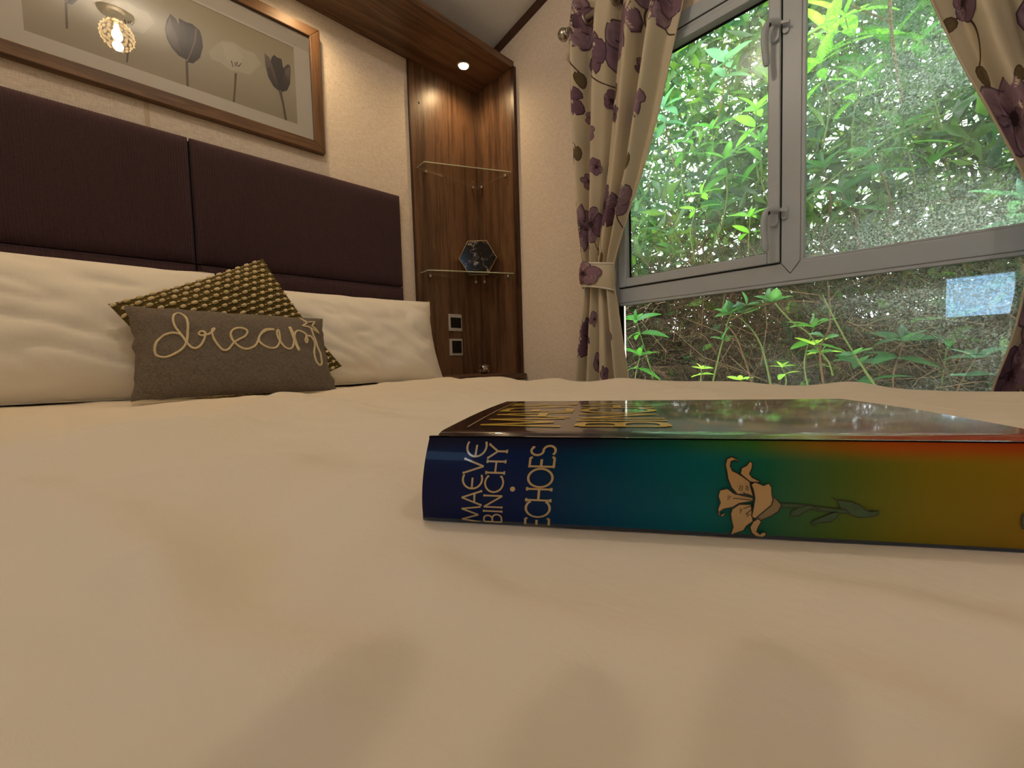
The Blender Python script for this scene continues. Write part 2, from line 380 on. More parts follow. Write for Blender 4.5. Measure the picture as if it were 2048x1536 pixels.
build('top', MB().box(1.000, XW-.008, 1.315, D-.008, -.082, -.060), M_wood_x, cab, bevel=.002)
build('body', MB().box(1.012, XW-.010, 1.335, D-.010, ZF+.06, -.0825), M_wood_z, cab)
build('plinth', MB().box(1.02, XW-.012, 1.36, D-.012, ZF, ZF+.0595), M_wood_dark, cab)
for i, (z0, z1) in enumerate(((-.27, -.088), (-.57, -.28))):
    d_ = build('drawer_front', MB().box(1.016, XW-.014, 1.322, 1.3345, z0, z1), plain('cream drawer lacquer', lin(232,226,214), .35), cab, bevel=.002)
    build('knob', MB().lathe((1.19, 1.322, (z0+z1)/2), [(.005, 0), (.005, -.012), (.012, -.016), (.010, -.022)], 16, 'y'), M_chrome, d_, smooth=True, angle=40)

def glass_shelf(z, label):
    g = thing('glass_shelf', label, 'shelf', (1.25, 1.53, z), 'glass corner shelves')
    poly = [(1.036, D-.008, z), (1.030, 1.546, z), (XW-.010, 1.378, z), (XW-.008, D-.008, z)]
    build('glass_plate', MB().prism([(x, y, z-.003) for x, y, _ in poly], (0, 0, .006)), M_glass_shelf, g)
    e = MB(); 
    for i in range(3):
        a = Vector(poly[i]); b = Vector(poly[i+1]) if i < 2 else None
        if b is None: continue
        e.tube([a, b], .0022, 4)
    build('polished_edge', e, M_shelf_edge, g)
    for (x, y) in ((1.078, D-.016), (1.340, D-.016), (XW-.016, 1.575), (XW-.016, 1.410)):
        build('support_pin', MB().lathe((x, y, z-.0085), [(.006, -.006), (.007, -.003), (.007, .003), (.005, .0052)], 12), M_chrome, g, smooth=True, angle=40)
glass_shelf(.840, 'empty clear glass corner shelf, the upper one under the downlight')
glass_shelf(.392, 'clear glass corner shelf holding the black marble hexagon')

# hexagonal black marble ornament with gold sides
mt, nt, out = new_mat('black marble with white veins'); b = N(nt, 'ShaderNodeBsdfPrincipled', Roughness=.12)
nz = N(nt, 'ShaderNodeTexNoise', Scale=18.0, Detail=6.0, Roughness=.6, Distortion=1.2); nt.links.new(coords(nt), nz.inputs[0])
vo = N(nt, 'ShaderNodeTexVoronoi', Scale=16.0, p_feature='DISTANCE_TO_EDGE'); 
mxv = N(nt, 'ShaderNodeMix', p_data_type='RGBA'); mxv.inputs[0].default_value = .12; nt.links.new(coords(nt), mxv.inputs[6]); nt.links.new(nz.outputs['Color'], mxv.inputs[7]); nt.links.new(mxv.outputs[2], vo.inputs['Vector'])
rr = ramp(nt, [(0, lin(200,190,188)), (.035, lin(60,50,48)), (.08, lin(14,11,11))]); nt.links.new(vo.outputs[0], rr.inputs[0])
n3 = N(nt, 'ShaderNodeTexNoise', Scale=30.0); nt.links.new(coords(nt), n3.inputs[0]); r3 = ramp(nt, [(.42, (0,)*3), (.6, (1,)*3)]); nt.links.new(n3.outputs[0], r3.inputs[0])
mz = N(nt, 'ShaderNodeMix', p_data_type='RGBA'); mz.inputs[6].default_value = (*lin(14,11,11), 1); nt.links.new(r3.outputs[0], mz.inputs[0]); nt.links.new(rr.outputs[0], mz.inputs[7])
nt.links.new(mz.outputs[2], b.inputs['Base Color']); nt.links.new(b.outputs[0], out.inputs[0]); M_marble = mt
M_gold = plain('pale gold metal', lin(206,180,132), .35, .5, metal=.85)
hx = thing('hexagon_ornament', 'black marbled hexagonal ornament with gold sides on the lower glass shelf', 'ornament', (1.30, 1.535, .3955))
hc = Vector((1.285, 1.520, .3955+.0790)); hr = Vector((.7071, -.7071, 0)); hn = Vector((-.70, -.70, -.12)).normalized(); hu = hr.cross(hn)*-1
if hu.z < 0: hu = -hu
R6 = .088
pt6 = [(math.cos(PI/3*k)*R6, math.sin(PI/3*k)*R6) for k in range(6)]
front = [hc+hr*x+hu*y for x, y in pt6]
lo = min(p.z for p in front); sh = Vector((0, 0, .3960-lo+.004)); front = [p+sh for p in front]
build('gold_case', MB().prism(front, hn*-.036), M_gold, hx, bevel=.001)
build('marble_face', MB().prism([f_+hn*.0003+(hc+sh-f_)*.035 for f_ in front], hn*.003), M_marble, hx)
# small silver mosaic votive
vt = thing('mosaic_votive', 'small silver mirror-mosaic votive ball on the bedside cabinet', 'votive', (1.285, 1.50, -.0598))
vm = MB(); cst = Vector((1.285, 1.50, -.0595+.024)); R = .0245
build('glass_body', MB().lathe(cst, [(.013, -.0238), (.019, -.018), (.0232, -.008), (.0242, 0), (.0232, .008), (.019, .0165), (.0165, .021), (.0145, .021), (.017, .014)], 20), plain('smoky silver glass', lin(120,110,104), .15, .6, metal=.8), vt, smooth=True)
for ring, ph in enumerate((-45, -22, 0, 22, 42)):
    nr = 14 if abs(ph) < 30 else 10
    for k in range(nr):
        a = 2*PI*(k+.5*(ring % 2))/nr; p_ = math.radians(ph)
        n_ = Vector((math.cos(a)*math.cos(p_), math.sin(a)*math.cos(p_), math.sin(p_)))
        t_ = Vector((-math.sin(a), math.cos(a), 0)); u_ = n_.cross(t_)
        j = Vector((random.uniform(-.15, .15), random.uniform(-.15, .15), random.uniform(-.15, .15)))
        vm.obox(cst+n_*R, t_, (u_+n_*j.x).normalized(), n_, .0042, .0042, .0008)
mo = build('mirror_tile', vm, plain('mirror tile', lin(235,230,225), .05, .5, metal=1), vt); mo['kind'] = 'stuff'
# switch and socket plates
M_steel = plain('satin steel plate', lin(206,204,198), .32, .5, metal=.2)
M_black = plain('black plastic', lin(20,19,19), .35, .5)
sp = thing('light_switch', 'square brushed steel light switch plate, above the socket', 'switch', (1.211, D-.01, .145))
build('plate', MB().box(1.172, 1.248, D-.0125, D-.0072, .143, .222), M_steel, sp, bevel=.002)
build('insert', MB().box(1.182, 1.242, D-.0135, D-.0126, .158, .206), M_black, sp)
build('rocker', MB().box(1.198, 1.226, D-.0165, D-.0136, .164, .200), M_black, sp, bevel=.001)
so = thing('wall_socket', 'square brushed steel power socket plate, below the switch', 'socket', (1.21, D-.01, .03))
build('plate', MB().box(1.172, 1.247, D-.0125, D-.0072, .029, .107), M_steel, so, bevel=.002)
build('insert', MB().box(1.186, 1.240, D-.0135, D-.0126, .040, .098), M_black, so)
for (x, z, a, c_) in ((1.213, .080, .004, .008), (1.202, .058, .007, .004), (1.224, .058, .007, .004)):
    build('pin_slot', MB().box(x-a/2, x+a/2, D-.0139, D-.01355, z-c_/2, z+c_/2), plain('slot shadow', (.002,.002,.002), .9), so)

# ------------------------------------------------------------------ lights the room has
M_glow = plain('warm lamp glow', (1,.8,.5), .5, emit=(1,.78,.46), emit_s=28)
def downlight(x, y, power, label):
    d = thing('downlight', label, 'downlight', (x, y, 1.272), 'pelmet downlights')
    build('bezel', MB().lathe((x, y, 1.2795), [(.030, 0), (.030, -.003), (.024, -.006), (.020, -.004), (.020, 0)], 24), M_chrome, d, smooth=True, angle=40)
    build('lamp_lens', MB().lathe((x, y, 1.2755), [(.0195, 0), (.0195, -.003), (.012, -.0045)], 20), M_glow, d, smooth=True, angle=40)
    l = bpy.data.lights.new('downlight_beam', 'SPOT'); l.energy = power; l.color = (1, .68, .34); l.spot_size = math.radians(160); l.spot_blend = 1.0; l.shadow_soft_size = .016
    o = bpy.data.objects.new('downlight_beam', l); COL.objects.link(o); o.location = (x, y, 1.266+ZC)
downlight(1.21, 1.485, 6.0, 'lit downlight in the pelmet over the corner unit')
downlight(.56, 1.485, 6.0, 'downlight in the pelmet above the right end of the picture')
downlight(-.09, 1.485, 6.0, 'downlight in the pelmet above the left end of the picture')
downlight(-.74, 1.485, 6.0, 'downlight in the pelmet beyond the far end of the headboard')
mt, nt, out = new_mat('cut crystal'); t_ = N(nt, 'ShaderNodeBsdfTransparent'); e_ = N(nt, 'ShaderNodeEmission', Strength=13.0); e_.inputs[0].default_value = (1,.62,.24,1)
g_ = N(nt, 'ShaderNodeBsdfGlossy', Roughness=.02)
a1 = N(nt, 'ShaderNodeMixShader', Fac=.35); nt.links.new(t_.outputs[0], a1.inputs[1]); nt.links.new(e_.outputs[0], a1.inputs[2])
a2 = N(nt, 'ShaderNodeMixShader', Fac=.15); nt.links.new(a1.outputs[0], a2.inputs[1]); nt.links.new(g_.outputs[0], a2.inputs[2]); nt.links.new(a2.outputs[0], out.inputs[0]); M_crystal = mt
M_bulb = plain('hot bulb', (1,.8,.5), .5, emit=(1,.72,.36), emit_s=60)
def ceiling_lamp(LX, LY, LZ, power, label):
    cz = ceil_z(LY)
    lampo = thing('ceiling_lamp', label, 'lamp', (LX, LY, LZ-.06), 'crystal ceiling lamps')
    build('ceiling_rose', MB().lathe((LX, LY, cz), [(.062, .008), (.062, -.006), (.050, -.016), (.026, -.022)], 28), M_chrome, lampo, smooth=True, angle=40)
    build('stem', MB().tube([(LX, LY, cz-.02), (LX, LY, LZ+.05)], .012, 12), M_chrome, lampo, smooth=True, angle=40)
    build('bulb', MB().lathe((LX, LY, LZ), [(.006, -.022), (.015, -.016), (.019, -.004), (.017, .010), (.010, .024), (.008, .045)], 16), M_bulb, lampo, smooth=True)
    gb = MB()
    for j in range(-3, 5):
        ph = j*19*PI/180; nr = max(6, int(18*math.cos(ph)))
        for k in range(nr):
            a = 2*PI*(k+.5*(j % 2))/nr; n_ = Vector((math.cos(a)*math.cos(ph), math.sin(a)*math.cos(ph), math.sin(ph)))
            t2 = Vector((-math.sin(a), math.cos(a), 0)); u2 = n_.cross(t2); c_ = Vector((LX, LY, LZ))+n_*.056; w_ = .0088
            gb.add([c_+t2*w_, c_+u2*w_, c_-t2*w_, c_-u2*w_, c_+n_*.007], [(0,1,4), (1,2,4), (2,3,4), (3,0,4)])
    build('crystal_facets', gb, M_crystal, lampo)['kind'] = 'stuff'
    build('collar', MB().lathe((LX, LY, LZ+.052), [(.030, 0), (.034, .008), (.018, .016)], 20), M_chrome, lampo, smooth=True, angle=40)
    pl_ = bpy.data.lights.new('ceiling_lamp_light', 'POINT'); pl_.energy = power; pl_.color = LAMP_COL; pl_.shadow_soft_size = .018
    plo = bpy.data.objects.new('ceiling_lamp_light', pl_); COL.objects.link(plo); plo.location = (LX, LY, LZ-.046+ZC)
LAMP_COL = (1, .85, .67)
ceiling_lamp(.15, .62, 1.475, 6.6, 'crystal globe ceiling lamp mirrored in the picture glass')
ceiling_lamp(.15, -.80, 1.400, 5.6, 'crystal globe ceiling lamp over the foot of the bed, behind the viewer')

# ------------------------------------------------------------------ framed picture
pic = thing('framed_picture', 'wide wood-framed print of grey tulips above the headboard', 'picture', (.238, 1.605, .765))
PX0, PX1, PZ0, PZ1 = -.166, .640, .767, 1.196; fw = .036; yF, yB = 1.590, D-.003
def rail(a0, a1, b0, b1, mt): 
    build('frame_rail', MB().prism([(x, yF, z) for x, z in (a0, a1, b0, b1)], (0, yB-yF, 0)), mt, pic, bevel=.002)
rail((PX0, PZ0), (PX1, PZ0), (PX1-fw, PZ0+fw), (PX0+fw, PZ0+fw), M_frame_x)
rail((PX1, PZ1), (PX0, PZ1), (PX0+fw, PZ1-fw), (PX1-fw, PZ1-fw), M_frame_x)
rail((PX1, PZ0), (PX1, PZ1), (PX1-fw, PZ1-fw), (PX1-fw, PZ0+fw), M_frame_z)
rail((PX0, PZ1), (PX0, PZ0), (PX0+fw, PZ0+fw), (PX0+fw, PZ1-fw), M_frame_z)
yP = 1.6045
QX0, QX1, QZ0, QZ1 = -.079, .552, .845, 1.103
mm_ = MB()
for (x0, x1, z0, z1) in ((PX0+fw-.004, PX1-fw+.004, PZ0+fw-.004, QZ0), (PX0+fw-.004, PX1-fw+.004, QZ1, PZ1-fw+.004), (PX0+fw-.004, QX0, QZ0, QZ1), (QX1, PX1-fw+.004, QZ0, QZ1)):
    mm_.box(x0, x1, yP-.002, yP+.002, z0, z1)
build('mat_board', mm_, plain('ivory mat board', lin(244,236,222), .8, .2), pic)
mt, nt, out = new_mat('sepia print ground'); b = N(nt, 'ShaderNodeBsdfPrincipled', Roughness=.6)
tc = nt.nodes.new('ShaderNodeTexCoord'); spx = nt.nodes.new('ShaderNodeSeparateXYZ'); nt.links.new(tc.outputs['Object'], spx.inputs[0])
mr = N(nt, 'ShaderNodeMapRange'); mr.inputs[1].default_value = .08; mr.inputs[2].default_value = .34; nt.links.new(spx.outputs[2], mr.inputs[0])
r_ = ramp(nt, [(0, lin(190,176,150)), (.5, lin(214,203,176)), (1, lin(200,184,148))]); nt.links.new(mr.outputs[0], r_.inputs[0]); nt.links.new(r_.outputs[0], b.inputs['Base Color']); nt.links.new(b.outputs[0], out.inputs[0])
pr = build('print', MB().box(QX0, QX1, yP+.0005, yP+.003, QZ0, QZ1), mt, pic)
M_ink = plain('printed ink', (1,1,1), .6, attr=True)
def ppt(cx, cy, off=0): v = on_y(cx/2.926, cy/2.926, yP); return Vector((v.x, yP+.0003-off, v.z))
def clipz(v): v.z = min(max(v.z, QZ0), QZ1); return v
def poly_print(mb, pts, col, off, dx=0, dy=0, col2=None):
    vs = [clipz(ppt(x+dx, y+dy, off)) for x, y in pts]
    if col2:
        ys = [y for _, y in pts]; y0, y1 = min(ys), max(ys)
        cs = [tuple(a+(c-a)*((y-y0)/(y1-y0)) for a, c in zip(col, col2)) for _, y in pts]
    else: cs = [col]*len(vs)
    mb.add(vs, [tuple(range(len(vs)))], cs)
TD, TM, TL_ = lin(58,44,46), lin(92,74,72), lin(150,128,116)
def tulip_a(dx, dy, name='tulip_print'):
    t = MB()
    poly_print(t, [(1085,355),(1100,355),(1106,512),(1091,512)], lin(120,102,84), .0002, dx, dy)
    poly_print(t, [(1045,105),(1090,130),(1125,140),(1160,170),(1150,240),(1125,300),(1092,352),(1070,330),(1060,220)], TD, .0002, dx, dy)
    poly_print(t, [(965,170),(975,120),(997,80),(1030,110),(1060,160),(1080,215),(1088,290),(1090,350),(1045,325),(1005,280),(975,225)], TM, .0004, dx, dy, TD)
    poly_print(t, [(972,160),(995,95),(1010,160),(1040,230),(1060,310),(1010,270),(985,215)], TL_, .0006, dx, dy, TM)
    poly_print(t, [(1140,165),(1168,175),(1182,220),(1188,275),(1170,340),(1130,372),(1092,362),(1112,310),(1138,240)], TM, .0005, dx, dy, TD)
    poly_print(t, [(1142,170),(1152,172),(1146,240),(1120,310),(1100,358),(1093,360),(1112,310),(1136,240)], TL_, .0007, dx, dy)
    poly_print(t, [(1050,108),(1075,125),(1095,220),(1092,300),(1086,240),(1070,180)], TM, .0006, dx, dy, TD)
    build(name, t, M_ink, pr)
tulip_a(0, 0); tulip_a(-707, -345)
t = MB()
poly_print(t, [(1632,535),(1648,535),(1664,610),(1682,712),(1667,710),(1652,610)], lin(118,100,84), .0002)
poly_print(t, [(1590,335),(1605,320),(1620,335),(1648,345),(1655,390),(1665,400),(1672,460),(1650,535),(1620,520),(1600,450),(1575,390)], TD, .0002)
poly_print(t, [(1547,310),(1575,335),(1590,370),(1610,430),(1622,480),(1640,540),(1600,505),(1570,450),(1552,380)], TL_, .0004, col2=TD)
poly_print(t, [(1560,390),(1585,400),(1605,470),(1630,530),(1600,500),(1570,450)], TM, .0006, col2=TD)
poly_print(t, [(1665,390),(1685,375),(1698,385),(1700,410),(1698,490),(1680,530),(1645,540),(1655,470),(1662,410)], TM, .0005, col2=TD)
poly_print(t, [(1668,412),(1694,392),(1697,480),(1670,440)], TL_, .0007, col2=TM)
build('tulip_print', t, M_ink, pr)
def poppy(dx, dy):
    t = MB(); PC, PE = lin(226,217,192), lin(234,226,202)
    poly_print(t, [(1373,428),(1387,428),(1381,520),(1374,606),(1362,604),(1369,520)], lin(120,104,84), .0002, dx, dy)
    poly_print(t, [(1222,305),(1260,265),(1300,238),(1370,248),(1430,290),(1490,310),(1530,375),(1500,400),(1462,440),(1400,420),(1350,410),(1290,365),(1240,350)], PC, .0002, dx, dy)
    poly_print(t, [(1300,250),(1370,260),(1420,330),(1400,400),(1340,370),(1310,310)], PE, .0004, dx, dy)
    for (x, y, x2, y2) in ((1350,355,1362,392),(1372,365,1375,388),(1385,362,1382,390),(1408,370,1395,392),(1395,380,1390,392)):
        poly_print(t, [(x,y),(x+7,y),(x2+4,y2),(x2,y2)], lin(96,74,58), .0006, dx, dy)
    build('poppy_print', t, M_ink, pr)
poppy(0, 0); poppy(-625, -240)
build('picture_glass', MB().box(PX0+fw-.003, PX1-fw+.003, 1.5975, 1.5990, PZ0+fw-.003, PZ1-fw+.003), glass('picture glass', (1,1,1), gain=1.5), pic)

# ------------------------------------------------------------------ headboard with four corduroy panels
hb = thing('headboard', 'aubergine corduroy headboard of padded panels fixed to the wall', 'headboard', (.236, D-.02, -.3))
def cord_panel(x0, x1, z0, z1, name='panel'):
    nr = int(round((x1-x0)/.0062)); nx = nr*4; nz = 22; th = .036
    def fn(u, v):
        x = x0+(x1-x0)*u; z = z0+(z1-z0)*v
        dx = min(x-x0, x1-x); dz = min(z-z0, z1-z)
        e = 1-math.exp(-dx/.008); e2 = 1-math.exp(-dz/.010)
        y = D-.002-(th-.014)-.014*min(1, e)*min(1, e2)
        y -= .0022*(.5-.5*math.cos(2*PI*u*nr))*min(1, dx/.004)
        return (x, y, z)
    def vv(v):   # denser rows near the edges
        return .5-.5*math.cos(PI*v)
    mb = MB().grid(lambda u, v: fn(u, vv(v)), nx, nz)
    w = nx+1; base = len(mb.v)
    mb.box(x0, x1, D-.0245, D-.001, z0, z1)
    return build(name, mb, M_cord, hb, smooth=True, angle=50)
g = .0025
build('gap_shade_board', MB().box(-.46, .928, D-.012, D-.0008, -.30, .685), plain('dark gap shade', lin(30,20,24), .95, .1), hb)  # dark sheet added behind the panels, its colour stands for shade in the gaps
cord_panel(-.467, .2345-g, .320, .690); cord_panel(.2345+g, .935, .320, .690)
cord_panel(-.467, .2345-g, -.30, .316); cord_panel(.2345+g, .935, -.30, .316)

# ------------------------------------------------------------------ bed, duvet
bed = thing('bed', 'double divan bed under the white duvet', 'bed', (.235, .62, ZF))
BX0, BX1, BY0, BY1 = -.445, .915, -.30, 1.578
build('divan_base', MB().box(BX0+.01, BX1-.01, BY0+.01, BY1, ZF+.08, -.31), plain('taupe divan fabric', lin(140,122,104), .9, .2, noise_s=200, noise_amt=.1), bed, bevel=.01)
build('mattress', MB().box(BX0, BX1, BY0, BY1, -.309, -.115), plain('white mattress ticking', lin(230,226,218), .9, .2), bed, bevel=.03)
for x in (BX0+.1, BX1-.1):
    for y in (BY0+.1, BY1-.1): build('leg', MB().lathe((x, y, ZF), [(.02, 0), (.026, .079)], 12), M_wood_dark, bed)

B0 = Vector((.100, .162, -.07)); BA = Vector((.5536, -.8328, 0)); BC = Vector((.8328, .5536, 0)); BL, BW, BT = .234, .156, .0372
def gpts(px): return [on_z(x, y, -.07).xy for x, y in px]
RIDGES = [  # (points in the room, height, width)
    (gpts([(560,800),(480,835),(350,880),(120,930)]), .007, .045), (gpts([(600,800),(700,830),(830,862)]), .006, .05),
    (gpts([(845,1120),(1000,1215),(1250,1285),(1500,1320),(1800,1400)]), .0035, .010), (gpts([(1500,1150),(1750,1200),(2048,1262)]), .003, .012),
    (gpts([(330,1120),(380,1280),(620,1340)]), .003, .012), (gpts([(20,980),(200,1050),(330,1150)]), .0035, .02),
    (gpts([(700,900),(560,1000),(500,1120)]), -.004, .03), (gpts([(300,960),(560,930),(800,980)]), .004, .035),
    ([Vector((.45,1.10)), Vector((.62,1.15)), Vector((.80,1.12)), Vector((.93,1.02))], .007, .05), ([Vector((.55,.78)), Vector((.75,.86)), Vector((.95,.80))], .005, .05),
    ([Vector((.93,.55)), Vector((.95,.44)), Vector((.93,.30))], .004, .045), ([Vector((.70,.25)), Vector((.85,.40)), Vector((.93,.60))], .004, .05),
    ([Vector((.50,.05)), Vector((.72,.05)), Vector((.95,.12))], .005, .04), ([Vector((-.2,.9)), Vector((.05,1.0)), Vector((.25,1.08))], .006, .05),
    ([Vector((.70,1.30)), Vector((.82,1.28)), Vector((.95,1.32))], .006, .05), ([Vector((-.35,.35)), Vector((-.1,.5)), Vector((.1,.55))], .006, .05)]
def seg_d(p, a, b):
    ab = b-a; t = max(0, min(1, (p-a).dot(ab)/max(ab.length_squared, 1e-9))); return (p-(a+ab*t)).length
def Hz(x, y):
    p = Vector((x, y)); h = -.0735
    h += .0040*noise.noise(Vector((x*3.1, y*3.1, 2.0)))+.0028*noise.noise(Vector((x*7.3+4, y*6.1, 5.0)))
    w = noise.noise(Vector((x*4+9, y*4, 1.0)))*.06
    h += .0030*(1-abs(noise.noise(Vector(((x+2*w)*5.5+3, (y-w)*3.6, 8.3)))))**4
    h += .0022*(1-abs(noise.noise(Vector(((x+w)*13, (y-w)*9, 3.3)))))**3
    for pts, hh, wd in RIDGES:
        d = min(seg_d(p, pts[i], pts[i+1]) for i in range(len(pts)-1))
        if d < wd*2.6: h += 1.7*hh*math.exp(-(d/wd)**2)
    h += .006*max(0, 1-abs(x-.94)/.12)              # the filled edge of the duvet
    q = p-B0.xy; s = q.dot(BA.xy); c = q.dot(BC.xy)  # pressed flat under the book
    din = max(0-s, s-BL, 0-c, c-BW)
    k = 1 if din < .002 else max(0, 1-(din-.002)/.03)
    k = k*k*(3-2*k)
    h = h*(1-k)+(-.0703)*k
    near = math.hypot(x-.05, y-.05)                  # keeps clear of the lens
    if near < .16:
        k2 = 1-near/.16; h = h*(1-k2)+min(h, -.0715)*k2
    return h
DCX, DHX = .235, .715
def duvet_pt(sx, sy):
    """sx across (metres from the middle), sy along; past the edges the cloth turns down"""
    x = DCX+max(-DHX, min(DHX, sx)); y = max(-.36, sy); h = Hz(x, y); drop = 0
    ex = abs(sx)-DHX; ey = -.36-sy; sg = 1 if sx > 0 else -1
    for e, ax in ((ex, 0), (ey, 1)):
        if e > 0:
            r = .05; th = min(e/r, PI/2); o = r*math.sin(th); dn = r*(1-math.cos(th))+max(0, e-r*PI/2)
            wv = .012*math.sin((y if ax == 0 else x)*19+2)*min(1, dn/.15)
            if ax == 0: x += sg*(o+wv)
            else: y -= o+wv
            drop = max(drop, dn)
    return (x, y, h-drop)
sxs = sorted(set([round(v, 4) for v in list(np.arange(-DHX-.38, -DHX, .02))+list(np.arange(-DHX, -.30, .009))+list(np.arange(-.30, .12, .0045))+list(np.arange(.12, DHX, .0075))+list(np.arange(DHX, DHX+.10, .008))+list(np.arange(DHX+.10, DHX+.40, .02))]))
sys_ = sorted(set([round(v, 4) for v in list(np.arange(-.70, -.30, .02))+list(np.arange(-.30, -.06, .008))+list(np.arange(-.06, .35, .0045))+list(np.arange(.35, 1.54, .0085))]))
dv = MB(); wv_ = len(sxs)
dv.v = [duvet_pt(a, b) for b in sys_ for a in sxs]
dv.f = [(j*wv_+i, j*wv_+i+1, (j+1)*wv_+i+1, (j+1)*wv_+i) for j in range(len(sys_)-1) for i in range(wv_-1)]
mt, nt, out = new_mat('white cotton'); b = N(nt, 'ShaderNodeBsdfPrincipled', Roughness=.9); b.inputs['Specular IOR Level'].default_value = .15; b.inputs['Sheen Weight'].default_value = .15
b.inputs['Base Color'].default_value = (*lin(236,224,206), 1)
n1 = N(nt, 'ShaderNodeTexNoise', Scale=1500.0, Detail=2.0); nt.links.new(coords(nt, (1, .5, 1)), n1.inputs[0])
n2 = N(nt, 'ShaderNodeTexNoise', Scale=13.0, Detail=5.0, Roughness=.55); nt.links.new(coords(nt, (1, .6, 1)), n2.inputs[0])
b1 = N(nt, 'ShaderNodeBump', Strength=.10, Distance=.0004); nt.links.new(n1.outputs[0], b1.inputs['Height'])
b2 = N(nt, 'ShaderNodeBump', Strength=.40, Distance=.008); nt.links.new(n2.outputs[0], b2.inputs['Height']); nt.links.new(b1.outputs[0], b2.inputs['Normal']); nt.links.new(b2.outputs[0], b.inputs['Normal'])
nt.links.new(b.outputs[0], out.inputs[0]); M_cotton = mt
M_pcotton = mt.copy(); M_pcotton.name = 'pillow cotton'
for n_ in M_pcotton.node_tree.nodes:
    if n_.type == 'BSDF_PRINCIPLED': n_.inputs['Base Color'].default_value = (*lin(236,231,222), 1)
solo('duvet', dv, M_cotton, 'rumpled white cotton duvet spread over the whole bed', 'duvet', smooth=True)

# ------------------------------------------------------------------ pillows and cushions
class Cushion:
    """soft rectangular cushion: centre, width axis, height axis, sizes, thickness"""
    def __init__(s, c, ex, ey, w, h, t, wr=.006, seed=0, corner=.06, floor=None, lobes=0.0, taper=0.0):
        s.taper = taper
        s.c = Vector(c); s.ex = Vector(ex).normalized(); s.ey = (Vector(ey)-s.ex*Vector(ey).dot(s.ex)).normalized(); s.n = s.ex.cross(s.ey)
        s.w = w/2; s.h = h/2; s.t = t/2; s.wr = wr; s.seed = seed; s.k = corner; s.floor = floor; s.lobes = lobes
    def pt(s, u, v, side=1, off=0):
        # edges curve in between the corners
        x = u*(1-s.k*(1-v*v)*abs(u)**3); y = v*(1-s.k*(1-u*u)*abs(v)**3)
        x *= 1+s.taper*v
        pr_ = max(0, (1-abs(u)**3.2))**.62*max(0, (1-abs(v)**3.2))**.62
        nz_ = noise.noise(Vector((u*2.2+s.seed, v*2.6, side*1.7)))*.55+noise.noise(Vector((u*5+s.seed, v*4.5, side*3+2)))*.3
        cr = (1-abs(noise.noise(Vector((u*3.1+v*2.2+s.seed*3, v*1.3-u*1.1, 7.0+side)))))**4
        ed = max(abs(u), abs(v))
        z = side*(s.t*pr_+s.wr*(nz_-.8*cr)*min(1, (1-ed)*5))
        if s.lobes: x += s.lobes*noise.noise(Vector((v*5, s.seed, u)))*ed**6; y += s.lobes*noise.noise(Vector((u*6, s.seed+3, v)))*ed**6
        P = s.c+s.ex*(x*s.w)+s.ey*(y*s.h)+s.n*(z+side*off)
        if s.floor is not None and P.z < s.floor: P.z = s.floor+(P.z-s.floor)*.04
        return P
    def mesh(s, nu=44, nv=30):
        mb = MB(); mb.grid(lambda a, b: s.pt(2*a-1, 2*b-1, 1), nu, nv); k = len(mb.v)
        mb.grid(lambda a, b: s.pt(1-2*a, 2*b-1, -1), nu, nv)
        return mb
def pillow(c, ex, ey, w, h, t, label, seed):
    cu = Cushion(c, ex, ey, w, h, t, .012, seed, .05, -.0695, .012, .035)
    p = thing('pillow', label, 'pillow', (c[0], c[1], -.066), 'white bed pillows')
    build('pillowcase', cu.mesh(64, 44), M_pcotton, p, smooth=True)
    ed = MB(); pts = [cu.pt(a, 1) for a in np.linspace(-1, 1, 30)]+[cu.pt(1, a) for a in np.linspace(1, -1, 20)]+[cu.pt(a, -1) for a in np.linspace(1, -1, 30)]+[cu.pt(-1, a) for a in np.linspace(-1, 1, 20)]
    ed.tube(pts, .0022, 6, caps=False, closed=True); build('seam', ed, M_pcotton, p, smooth=True)
pillow((.650, 1.468, .090), (1, -.01, 0), (0, .36, 1), .70, .345, .15, 'white pillow nearest the corner unit, leaning on the headboard', 1.0)
pillow((-.150, 1.475, .108), (1, 0, -.015), (0, .36, 1), .80, .385, .16, 'large white pillow on the picture side, left of both cushions', 5.0)
